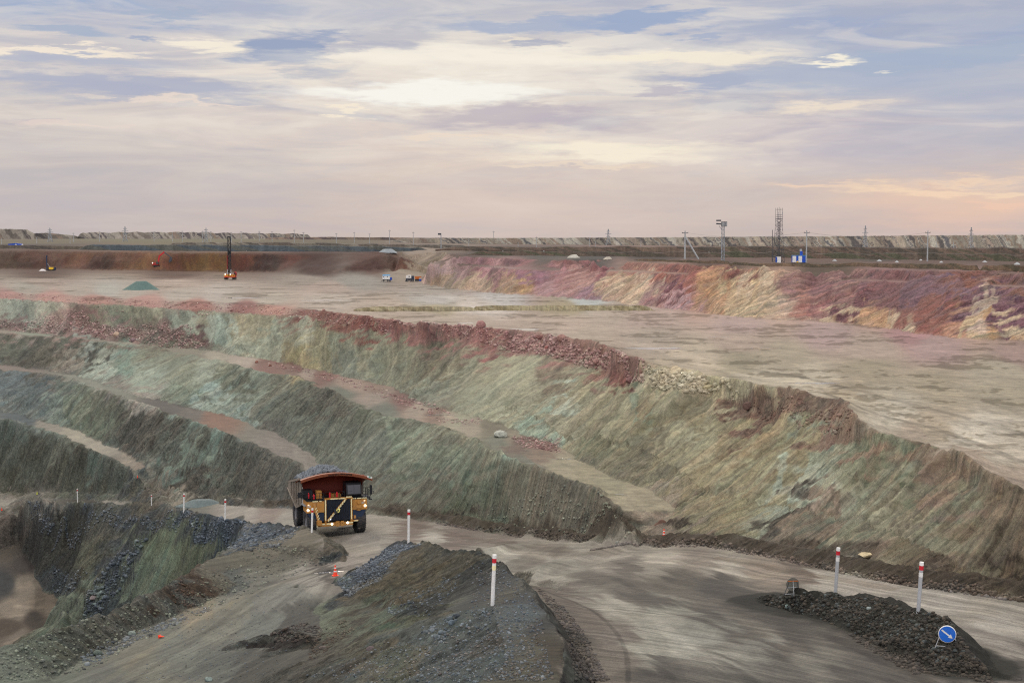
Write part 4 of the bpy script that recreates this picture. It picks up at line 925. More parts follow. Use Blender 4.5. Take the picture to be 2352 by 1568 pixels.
# slate bank on the far wall
bank('slate_bank', [(176, 574, 568, 0), (215, 575, 563.5, 0), (420, 576, 563, 0), (650, 577, 564, 0), (860, 577.5, 566, 0), (985, 574.5, 570, 0)], [(72, 78, 86), (78, 84, 88), (84, 86, 84), (70, 80, 90)], depth=30, rough=0.06, seed=31, stripes=3)
bank('earth_bank', [(-300, 570, 561, 6.2), (0, 571, 563, 6.2), (120, 573, 565, 6.5), (230, 574, 568, 6.8)], [(84, 72, 70), (92, 84, 76), (76, 70, 70)], depth=30, rough=0.1, seed=33, stripes=3)
bank('earth_bank', [(380, 566, 558, 6.9), (640, 566, 557.5, 7), (760, 569, 559.5, 7), (900, 570, 562, 7), (1080, 571, 563, 6.6)], [(110, 104, 96), (96, 86, 80), (124, 118, 110), (90, 84, 80)], depth=60, rough=0.2, seed=35, stripes=1.5)
# brown safety windrow round the rim of the coloured face
bank('rim_windrow', [(1440, 598, 594.5, 0), (1640, 605, 599, 0), (1764, 611, 604.5, 0), (2000, 613.5, 605.5, 0), (2200, 619.5, 608, 0), (2352, 624.5, 612, 0), (2900, 640, 626, 0)], [(92, 76, 62), (104, 84, 68), (84, 74, 58), (112, 90, 72)], depth=1.5, rough=0.35, seed=41, stripes=2, nx=600, scl=2)
# sand windrows lying on the wide bench
bank('sand_windrow', [(812, 711, 709, 16.95), (860, 712, 705, 16.95), (960, 712, 705, 16.95), (1080, 713, 706, 16.95), (1096, 713, 711, 16.95)], [(156, 146, 118), (144, 132, 104), (164, 154, 128)], depth=0.6, rough=0.25, seed=51, nx=160, scl=1.5)
bank('sand_windrow', [(1082, 712, 706, 16.95), (1130, 712, 703, 16.95), (1300, 713, 703, 16.95), (1480, 713, 704, 16.95), (1505, 713, 711, 16.95)], [(152, 140, 110), (142, 130, 100), (162, 152, 124)], depth=0.6, rough=0.25, seed=52, nx=220, scl=1.5)

# ------------------------------------------------------------------ loose rock (nobody could count it) and single boulders
ico_v = []; ph = (1 + 5 ** 0.5) / 2
for a, b in ((1, ph), (-1, ph), (1, -ph), (-1, -ph)):
    ico_v += [(0, a, b), (a, b, 0), (b, 0, a)]
ico_v = np.array(ico_v, float); ico_v /= np.linalg.norm(ico_v[0])
_bm = bmesh.new(); [_bm.verts.new(v) for v in ico_v]; bmesh.ops.convex_hull(_bm, input=_bm.verts); _bm.verts.index_update()
ico_f = np.array([[v.index for v in f.verts] for f in _bm.faces]); _bm.free()
def rock_mat(name, rgb, var=0.3, rough=0.9):
    m = bpy.data.materials.new(name); m.use_nodes = True; nt = m.node_tree; N, L = nt.nodes.new, nt.links.new
    bs = nt.nodes['Principled BSDF']; bs.inputs['Roughness'].default_value = rough; bs.inputs['Specular IOR Level'].default_value = 0.3
    a = N('ShaderNodeAttribute'); a.attribute_name = 'earth'
    tc = N('ShaderNodeTexCoord'); n = N('ShaderNodeTexNoise'); n.inputs['Scale'].default_value = 2.5; n.inputs['Detail'].default_value = 6; n.inputs['Roughness'].default_value = 0.7
    L(tc.outputs['Object'], n.inputs['Vector'])
    mr = N('ShaderNodeMapRange'); L(n.outputs['Fac'], mr.inputs[0])
    for i, q in enumerate((0.3, 0.7, 1 - var, 1 + var)): mr.inputs[i + 1].default_value = q
    vm = N('ShaderNodeVectorMath'); vm.operation = 'SCALE'; L(mr.outputs[0], vm.inputs['Scale'])
    if rgb is None: L(a.outputs['Color'], vm.inputs[0])
    else: vm.inputs[0].default_value = lin(rgb)
    L(vm.outputs[0], bs.inputs['Base Color'])
    bp = N('ShaderNodeBump'); bp.inputs['Strength'].default_value = 0.6; bp.inputs['Distance'].default_value = 0.1; L(n.outputs['Fac'], bp.inputs['Height']); L(bp.outputs[0], bs.inputs['Normal'])
    return m
ROCKM = rock_mat('loose_rock', None)
def poly_points(poly, n):
    """n random points inside an image-plane survey polygon, dropped on the built ground"""
    P_ = np.array(poly, float); lo, hi = P_.min(0), P_.max(0); out = []
    while len(out) < n:
        q = lo + rng.random((n * 2, 2)) * (hi - lo)
        x, y = q[:, 0], q[:, 1]; ins = np.zeros(len(q), bool); j = len(P_) - 1
        for i in range(len(P_)):
            xi, yi = P_[i]; xj, yj = P_[j]
            c = ((yi > y) != (yj > y)) & (x < (xj - xi) * (y - yi) / (yj - yi + 1e-9) + xi); ins ^= c; j = i
        out += list(q[ins])
    return out[:n]
def rubble(name, areas, label=None):
    """areas: (polygon, count, size range in m, palette, tint spread)"""
    V, F, C = [], [], []; base = 0
    for poly, n, (s0, s1), pal in areas:
        for (px, py) in poly_points(poly, n):
            h = hit(px, py); z = height_at(h.x, h.y)
            r = 0.42 * s0 + (0.55 * s1 - 0.42 * s0) * rng.random() ** 5.5
            v = ico_v * (1 + 0.28 * (rng.random((12, 1)) - 0.5) * 2) * (r * (0.7 + 0.6 * rng.random(3)))
            M = Matrix.Rotation(rng.random() * 6.28, 3, Vector(rng.normal(size=3)).normalized()); v = np.sign(v) * np.abs(v) ** 0.85 @ np.array(M) * 1.0
            v[:, 2] *= 0.75; V.append(v + (h.x, h.y, z + r * 0.12)); F.append(ico_f + base); base += 12
            gi = min(max(np.searchsorted(ds, math.hypot(h.x, h.y)), 0), NR - 1); gj = min(max(np.searchsorted(azs, math.atan2(h.x, h.y)), 0), NC - 1)
            c = (np.array(lin(pal[rng.integers(len(pal))])) * 0.5 + COL2[gi, gj] * 0.45) * (0.7 + 0.55 * rng.random()); C.append(np.tile(c, (12, 1)))
    V = np.concatenate(V).astype(np.float32); F = np.concatenate(F).astype(np.int32); C = np.concatenate(C)
    me = bpy.data.meshes.new(name); me.vertices.add(len(V)); me.vertices.foreach_set('co', V.ravel())
    me.loops.add(F.size); me.loops.foreach_set('vertex_index', F.ravel()); me.polygons.add(len(F)); me.polygons.foreach_set('loop_start', np.arange(0, F.size, 3, dtype=np.int32))
    me.update(calc_edges=True); a = me.attributes.new('earth', 'FLOAT_COLOR', 'POINT')
    a.data.foreach_set('color', np.concatenate([C, np.ones((len(C), 1))], 1).astype(np.float32).ravel())
    me.materials.append(ROCKM); o = bpy.data.objects.new(name, me); col.objects.link(o)
    tagged(o, kind='stuff'); return o
SL = [(82, 92, 100), (92, 102, 110), (104, 112, 118), (68, 76, 82), (124, 132, 136)]
PK = [(156, 122, 116), (134, 98, 92), (170, 140, 130), (158, 126, 120), (112, 80, 76), (182, 160, 150), (160, 148, 130)]
CRM = [(164, 158, 132), (176, 170, 146), (150, 142, 114)]
BRN = [(70, 61, 50), (56, 50, 42), (84, 75, 64), (46, 42, 38)]
GRN = [(124, 132, 110), (104, 110, 96), (140, 146, 124)]
rubble('pink_rubble', [([(0, 672), (588, 700), (919, 737), (1176, 760), (1360, 790), (1479, 832), (1479, 884), (1360, 842), (1176, 805), (919, 765), (588, 722), (0, 688)], 5200, (0.12, 0.52), PK),
                       ([(1180, 770), (1360, 795), (1479, 835), (1479, 882), (1340, 838), (1200, 808)], 2600, (0.12, 0.55), PK),
                       ([(0, 740), (200, 722), (300, 745), (430, 748), (480, 800), (380, 795), (200, 775), (0, 757)], 4200, (0.14, 0.6), PK),
                       ([(1480, 840), (1620, 868), (1700, 905), (1640, 905), (1500, 890)], 1300, (0.1, 0.6), CRM),
                       ([(1700, 925), (1790, 915), (1960, 960), (1950, 1012), (1850, 990), (1760, 955)], 600, (0.06, 0.3), [(110, 86, 72), (90, 66, 56), (128, 104, 90)]),
                       ([(1165, 1000), (1290, 1010), (1290, 1040), (1200, 1028)], 500, (0.1, 0.4), PK),
                       ([(1000, 960), (1110, 962), (1100, 975), (1010, 972)], 160, (0.1, 0.4), PK),
                       ([(610, 828), (800, 868), (1040, 945), (1000, 955), (800, 885), (620, 842)], 900, (0.08, 0.5), PK)])
rubble('slate_rubble', [([(60, 1158), (420, 1178), (690, 1218), (640, 1255), (560, 1265), (480, 1255), (420, 1210), (300, 1195), (200, 1215), (90, 1215)], 5200, (0.08, 0.42), SL),
                        ([(270, 1260), (340, 1215), (300, 1290), (240, 1380), (190, 1430), (170, 1390), (210, 1340)], 1000, (0.1, 0.75), SL),
                        ([(120, 1300), (180, 1330), (240, 1310), (150, 1385), (120, 1350)], 500, (0.1, 0.5), SL),
                        ([(772, 1336), (846, 1283), (888, 1252), (980, 1250), (920, 1275), (860, 1340), (800, 1368)], 3600, (0.05, 0.26), SL),
                        ([(880, 1400), (1000, 1330), (1060, 1310), (1050, 1350), (980, 1420), (920, 1420)], 1200, (0.04, 0.2), SL),
                        ([(1060, 1280), (1180, 1320), (1240, 1400), (1270, 1560), (700, 1566), (900, 1480), (1060, 1440), (1090, 1360)], 6500, (0.03, 0.13), SL + [(120, 112, 104), (96, 84, 76)]),
                        ([(960, 1450), (1060, 1415), (1010, 1480)], 90, (0.1, 0.35), SL)])
rubble('brown_clods', [([(1735, 1372), (1830, 1356), (2010, 1378), (2180, 1430), (2250, 1530), (2150, 1532), (1970, 1458), (1880, 1422), (1764, 1390)], 5200, (0.04, 0.20), BRN + [(60, 62, 56), (84, 92, 90)]),
                       ([(1950, 1440), (2210, 1530), (2270, 1556), (2100, 1548), (1960, 1470)], 1300, (0.05, 0.22), BRN),
                       ([(2180, 1440), (2250, 1520), (2290, 1570), (2230, 1560)], 700, (0.04, 0.2), BRN),
                       ([(1443, 1250), (1622, 1247), (1764, 1268), (1900, 1298), (2061, 1328), (2352, 1372), (2352, 1384), (2061, 1341), (1764, 1279), (1622, 1257), (1443, 1258)], 4200, (0.06, 0.26), BRN + [(110, 94, 80)]),
                       ([(1000, 1200), (1176, 1222), (1443, 1248), (1443, 1258), (1176, 1231), (1000, 1204)], 2200, (0.08, 0.3), BRN),
                       ([(1225, 1340), (1262, 1390), (1300, 1470), (1320, 1560), (1400, 1566), (1340, 1450), (1290, 1390)], 2600, (0.04, 0.2), BRN + [(50, 50, 50)]),
                       ([(612, 1452), (700, 1430), (740, 1442), (735, 1470), (640, 1468)], 700, (0.06, 0.28), [(64, 52, 42), (50, 42, 38), (78, 64, 52)]),
                       ([(386, 1345), (430, 1335), (470, 1372), (440, 1392), (400, 1375)], 500, (0.05, 0.24), [(88, 66, 46), (74, 56, 42)]),
                       ([(700, 1470), (790, 1420), (820, 1440), (760, 1480), (715, 1520)], 500, (0.05, 0.25), [(88, 74, 58), (72, 62, 50)])])
rubble('side_road_gravel', [([(0, 1495), (223, 1415), (400, 1360), (620, 1250), (780, 1280), (620, 1345), (400, 1440), (200, 1540), (0, 1566)], 3600, (0.04, 0.24), GRN + [(88, 84, 72), (70, 72, 68)]),
                            ([(180, 1510), (380, 1425), (480, 1390), (480, 1400), (300, 1480), (200, 1530)], 700, (0.06, 0.34), SL),
                            ([(400, 1440), (600, 1360), (740, 1320), (640, 1560), (300, 1566)], 1800, (0.03, 0.10), SL + BRN),
                            ([(1100, 1180), (1400, 1140), (1450, 1230), (1200, 1220)], 600, (0.08, 0.3), GRN)])
def boulder(px, py, wpx, label, rgb, squash=0.8, seed=0, group=None):
    h = hit(px, py); d = math.hypot(h.x, h.y); r = wpx / FPX * d / 2
    bm = bmesh.new(); bmesh.ops.create_icosphere(bm, subdivisions=3, radius=1)
    rs = np.random.default_rng(seed + int(px)); pl_ = rs.normal(size=(9, 3)); pl_ /= np.linalg.norm(pl_, axis=1)[:, None]; dd = 0.62 + 0.3 * rs.random(9)
    for v in bm.verts:
        p = np.array(v.co)
        for n_, q in zip(pl_, dd):
            e = p @ n_ - q
            if e > 0: p = p - n_ * e * 0.9
        p = p * (1 + 0.05 * math.sin(p[0] * 9 + seed) * math.cos(p[1] * 8 + p[2] * 7))
        v.co = (p[0] * r, p[1] * r, p[2] * r * squash)
    me = bpy.data.meshes.new('boulder'); bm.to_mesh(me); bm.free()
    key = 'boulder_%d_%d_%d' % rgb
    m = bpy.data.materials.get(key) or rock_mat(key, rgb, 0.35); me.materials.append(m)
    o = bpy.data.objects.new('boulder', me); col.objects.link(o)
    o.location = (h.x, h.y, height_at(h.x, h.y) + r * squash * 0.45); o.rotation_euler = (0, 0, px % 6)
    tagged(o, label, 'boulder', group)
boulder(1103, 765+0, 26, 'large red boulder on the pink rubble rim above the green face', (138, 102, 96), 0.9)
boulder(1152, 1003, 36, 'large pale grey boulder at the edge of the bench above red rubble', (152, 154, 142), 0.6)
boulder(1256, 808, 12, 'small bright red rock in the pink rubble of the rim', (138, 88, 82), 0.9)
boulder(1372, 832, 20, 'dull red block low in the rubble just before it turns cream', (138, 106, 98))
boulder(1240, 775, 18, 'dark red block high on the rim rubble near a bright puddle', (116, 82, 76))
boulder(1290, 790, 22, 'pinkish brown block in the middle of the rim rubble', (142, 110, 100))
boulder(1450, 850, 26, 'cluster sized dark red block at the right end of the pink rubble', (116, 86, 82))
boulder(268, 776, 16, 'pale tan boulder at the foot of the red rubble slide', (168, 146, 124))
boulder(306, 784, 14, 'purplish grey boulder at the foot of the red rubble slide', (120, 100, 100))
boulder(590, 833, 9, 'round brown boulder on the narrow bench, left one of a pair', (120, 80, 68))
boulder(620, 840, 8, 'round brown boulder on the narrow bench, right one of a pair', (124, 84, 70))
boulder(214, 1362, 18, 'pinkish grey boulder high on the rocky spur above the lower pit', (120, 110, 108), 0.6)
boulder(218, 1398, 28, 'big dark slab of rock on the spur just above the berm', (62, 66, 66), 0.8)
boulder(148, 1440, 20, 'rounded dark boulder at the foot of the rocky spur', (70, 76, 72), 0.9)
boulder(302, 1458, 20, 'grey green boulder beside the side road below the berm', (110, 120, 112), 0.8)
boulder(224, 1504, 22, 'flat topped grey green boulder by the edge of the side road', (84, 94, 86), 0.8)
boulder(1037, 1440, 16, 'blue grey angular boulder between the striped slope and the gravel top', (84, 96, 102), 0.9)
boulder(1050, 1424, 14, 'dark angular boulder leaning beside the blue grey one', (56, 62, 66), 0.9)
boulder(742, 1482, 20, 'flat brown slab lying on the sandy ridge in the foreground', (90, 82, 76), 0.5)
boulder(850, 1502, 24, 'purplish slab on the gravel in the middle of the foreground', (84, 74, 74), 0.5)
boulder(480, 1563, 20, 'pale green stone on the side road at the bottom edge', (116, 128, 122), 0.7)
boulder(1996, 1386+25, 14, 'whitish stone stuck in the dark side of the island windrow', (140, 150, 146), 0.6)
boulder(1808, 1394, 12, 'pale green stone near the left end of the island windrow', (110, 124, 118), 0.9)
boulder(1720, 937, 30, 'dark red brown block in the gap below the brown mound', (88, 68, 60), 0.7)
boulder(1625, 888, 24, 'cream block beside the dark cleft at the rim', (160, 150, 118), 0.6)
# ------------------------------------------------------------------ object building helpers
def mat(name, rgb, rough=0.6, metal=0.0, var=0.12, scale=6.0, emit=None, spec=0.4, dirt=0.0):
    m = bpy.data.materials.new(name); m.use_nodes = True; nt = m.node_tree; N, L = nt.nodes.new, nt.links.new
    bs = nt.nodes['Principled BSDF']; bs.inputs['Roughness'].default_value = rough; bs.inputs['Metallic'].default_value = metal
    bs.inputs['Specular IOR Level'].default_value = spec
    tc = N('ShaderNodeTexCoord'); n = N('ShaderNodeTexNoise'); n.inputs['Scale'].default_value = scale; n.inputs['Detail'].default_value = 5; n.inputs['Roughness'].default_value = 0.65
    L(tc.outputs['Object'], n.inputs['Vector'])
    mr = N('ShaderNodeMapRange'); L(n.outputs['Fac'], mr.inputs[0])
    for i, q in enumerate((0.3, 0.7, 1 - var, 1 + var)): mr.inputs[i + 1].default_value = q
    vm = N('ShaderNodeVectorMath'); vm.operation = 'SCALE'; vm.inputs[0].default_value = lin(rgb); L(mr.outputs[0], vm.inputs['Scale'])
    c = vm.outputs[0]
    if dirt:
        n2 = N('ShaderNodeTexNoise'); n2.inputs['Scale'].default_value = scale * 0.4; n2.inputs['Detail'].default_value = 8; n2.inputs['Roughness'].default_value = 0.7
        L(tc.outputs['Object'], n2.inputs['Vector'])
        m2 = N('ShaderNodeMapRange'); L(n2.outputs['Fac'], m2.inputs[0])
        for i, q in enumerate((0.45, 0.7, 0.0, dirt)): m2.inputs[i + 1].default_value = q
        mx = N('ShaderNodeMix'); mx.data_type = 'RGBA'; L(m2.outputs[0], mx.inputs[0]); L(c, mx.inputs[6]); mx.inputs[7].default_value = (*lin((138, 122, 106)), 1); c = mx.outputs[2]
    L(c, bs.inputs['Base Color'])
    if emit: bs.inputs['Emission Color'].default_value = (*emit[0], 1); bs.inputs['Emission Strength'].default_value = emit[1]
    return m
M = {
 'ochre': mat('ochre_paint', (176, 124, 54), 0.55, dirt=0.35), 'cream': mat('reflective_strip', (226, 216, 168), 0.5, var=0.06), 'navy': mat('dark_blue_panel', (34, 48, 70), 0.5),
 'black': mat('black_paint', (26, 27, 30), 0.5), 'tyre': mat('tyre_rubber', (44, 46, 48), 0.85, dirt=0.3), 'rim': mat('wheel_rim', (104, 104, 106), 0.6, dirt=0.4),
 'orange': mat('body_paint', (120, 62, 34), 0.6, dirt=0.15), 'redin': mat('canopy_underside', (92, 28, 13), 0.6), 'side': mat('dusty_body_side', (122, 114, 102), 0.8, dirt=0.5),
 'glass': mat('dark_glass', (14, 20, 24), 0.08, spec=0.7), 'red': mat('red_paint', (184, 26, 40), 0.5), 'white': mat('white_paint', (214, 214, 208), 0.6, var=0.08, dirt=0.3), 'greyp': mat('grey_pole', (158, 160, 160), 0.6),
 'lamp': mat('lit_lamp', (255, 245, 220), 0.3, emit=((1, 0.93, 0.72), 4.5)), 'lampo': mat('amber_lamp', (255, 200, 150), 0.3, emit=((1, 0.7, 0.45), 1.6)), 'lampb': mat('blue_lamp', (200, 200, 255), 0.3, emit=((0.75, 0.75, 1), 4.0)),
 'steel': mat('galvanised_steel', (142, 148, 152), 0.5, 0.3), 'dsteel': mat('dark_steel', (64, 66, 72), 0.6), 'conc': mat('concrete', (158, 160, 158), 0.85), 'blue': mat('sign_blue', (20, 96, 190), 0.45, var=0.06, dirt=0.1),
 'cone': mat('cone_orange', (238, 74, 44), 0.6, var=0.08), 'skyb': mat('light_blue_paint', (90, 160, 205), 0.5), 'royal': mat('royal_blue_paint', (14, 70, 168), 0.5), 'yellow': mat('yellow_paint', (220, 180, 40), 0.55),
 'rust': mat('rust_orange', (176, 96, 40), 0.7), 'dred': mat('drill_red', (150, 40, 34), 0.6), 'deck': mat('drill_deck', (190, 74, 44), 0.6), 'signback': mat('sign_back', (98, 96, 86), 0.7), 'plate': mat('number_plate', (40, 44, 52), 0.6), 'numy': mat('number_yellow', (240, 228, 120), 0.5, var=0.03, emit=((.9, .82, .3), 0.25)),
 'blk': mat('lettering', (24, 14, 10), 0.7), 'teal': mat('teal_mark', (30, 150, 130), 0.6), 'slateload': rock_mat('load_rock', (100, 106, 110), 0.5), 'lime': mat('lime_marker', (196, 196, 90), 0.7), 'glow': mat('work_lamp', (255, 240, 210), 0.3, emit=((1, .85, .6), 5.0)),
}
class MB:
    """collects shapes into one mesh"""
    def __init__(s): s.bm = bmesh.new()
    def box(s, x0, x1, y0, y1, z0, z1, bev=0.0, rot=None):
        g = bmesh.ops.create_cube(s.bm, size=1); vs = g['verts']
        cx, cy_, cz = (x0 + x1) / 2, (y0 + y1) / 2, (z0 + z1) / 2
        for v in vs: v.co = Vector((v.co.x * (x1 - x0), v.co.y * (y1 - y0), v.co.z * (z1 - z0)))
        if bev:
            es = list({e for v in vs for e in v.link_edges})
            r = bmesh.ops.bevel(s.bm, geom=es, offset=bev, segments=2, affect='EDGES'); vs = list({v for f in r['faces'] for v in f.verts} | {v for v in vs if v.is_valid})
        for v in vs:
            c = v.co.copy()
            if rot is not None: c = rot @ c
            v.co = c + Vector((cx, cy_, cz))
        return s
    def bar(s, a, b, w, n=6, w2=None):
        a, b = Vector(a), Vector(b); d = b - a; L = d.length
        if L < 1e-6: return s
        q = d.to_track_quat('Z', 'Y').to_matrix()
        g = bmesh.ops.create_cone(s.bm, cap_ends=True, segments=n, radius1=w, radius2=w if w2 is None else w2, depth=L)
        for v in g['verts']: v.co = q @ v.co + (a + b) / 2
        return s
    def beam(s, a, b, w, h):
        a, b = Vector(a), Vector(b); d = b - a; L = d.length; q = d.to_track_quat('Z', 'Y').to_matrix()
        g = bmesh.ops.create_cube(s.bm, size=1)
        for v in g['verts']: v.co = q @ Vector((v.co.x * w, v.co.y * h, v.co.z * L)) + (a + b) / 2
        return s
    def lathe(s, prof, n=24, axis='Z', loc=(0, 0, 0), cap=True):
        rings = []
        for r, z in prof:
            ring = []
            for k in range(n):
                a = 2 * math.pi * k / n; p = (r * math.cos(a), r * math.sin(a), z)
                if axis == 'X': p = (p[2], p[0], p[1])
                if axis == 'Y': p = (p[0], p[2], p[1])
                ring.append(s.bm.verts.new(Vector(p) + Vector(loc)))
            rings.append(ring)
        for A, B in zip(rings[:-1], rings[1:]):
            for k in range(n): s.bm.faces.new((A[k], A[(k + 1) % n], B[(k + 1) % n], B[k]))
        if cap:
            s.bm.faces.new(rings[0]); s.bm.faces.new(list(reversed(rings[-1])))
        return s
    def grid(s, rows):
        V = [[s.bm.verts.new(p) for p in r] for r in rows]
        for A, B in zip(V[:-1], V[1:]):
            for k in range(len(A) - 1): s.bm.faces.new((A[k], A[k + 1], B[k + 1], B[k]))
        return s
    def prism(s, pts, axis, a0, a1):
        def p3(p, t): return (t, p[0], p[1]) if axis == 'X' else (p[0], t, p[1]) if axis == 'Y' else (p[0], p[1], t)
        A = [s.bm.verts.new(p3(p, a0)) for p in pts]; B = [s.bm.verts.new(p3(p, a1)) for p in pts]
        s.bm.faces.new(A); s.bm.faces.new(list(reversed(B)))
        for k in range(len(pts)): s.bm.faces.new((A[k], B[k], B[(k + 1) % len(pts)], A[(k + 1) % len(pts)]))
        return s
    def build(s, name, m, parent=None, smooth_=False, solid=0):
        bmesh.ops.recalc_face_normals(s.bm, faces=s.bm.faces)
        me = bpy.data.meshes.new(name); s.bm.to_mesh(me); s.bm.free()
        if smooth_: me.polygons.foreach_set('use_smooth', [True] * len(me.polygons))
        me.materials.append(m); o = bpy.data.objects.new(name, me); col.objects.link(o)
        if parent: o.parent = parent
        if solid:
            md = o.modifiers.new('thickness', 'SOLIDIFY'); md.thickness = solid; md.offset = 0
        return o
def thing(name, label, cat, loc, rz=0, group=None, scale=1.0):
    o = bpy.data.objects.new(name, None); col.objects.link(o); o.location = loc; o.rotation_euler = (0, 0, rz); o.scale = (scale,) * 3
    return tagged(o, label, cat, group)
def copy_tree(o, parent=None):
    c = o.copy(); col.objects.link(c); c.parent = parent
    for ch in o.children: copy_tree(ch, c)
    return c
def text_obj(name, s, size, m, parent, loc, rot, depth=0.012, arc=None, width=None):
    cu = bpy.data.curves.new(name, 'FONT'); cu.body = s; cu.size = size; cu.align_x = 'CENTER'; cu.align_y = 'CENTER'; cu.extrude = depth; cu.offset = size * 0.035
    t = bpy.data.objects.new(name + '_tmp', cu); col.objects.link(t)
    dg = bpy.context.evaluated_depsgraph_get(); me = bpy.data.meshes.new_from_object(t.evaluated_get(dg)); bpy.data.objects.remove(t)
    if arc:
        for v in me.vertices: v.co.y += arc * v.co.x ** 2
    me.materials.clear(); me.materials.append(m)
    o = bpy.data.objects.new(name, me); col.objects.link(o); o.parent = parent; o.location = loc; o.rotation_euler = rot
    if width:
        w = max(v.co.x for v in me.vertices) - min(v.co.x for v in me.vertices); k = width / w
        for v in me.vertices: v.co.x *= k
    return o
def gpt(px, py):
    h = hit(px, py); return Vector((h.x, h.y, height_at(h.x, h.y)))
def at_dist(px, d, z=None):
    X = (px - CX) / FPX; y = d * CP; x = X * d
    return Vector((x, y, height_at(x, y) if z is None else z))
def post_top(p, px, ty):
    """height above p of the sight line through (px,ty)"""
    q = ray(px, ty); d = math.hypot(p.x, p.y)
    return CZ + q.z / math.hypot(q.x, q.y) * d - p.z
def crest_pt(name, px):
    """point on top of a surveyed windrow at the bearing of px"""
    W = LN[name]; X = CX + W[:, 0] / (W[:, 1] * CP + (CZ - W[:, 2]) * SP) * FPX
    i = int(np.abs(X - px).argmin()); x, y = W[i][:2]; best = max(((height_at(x * s_, y * s_), s_) for s_ in np.linspace(.99, 1.01, 9)))
    return Vector((x * best[1], y * best[1], best[0]))
def px_h(p, npx):      # metres for npx pixels at point p
    return npx / FPX * math.hypot(p.x, p.y)
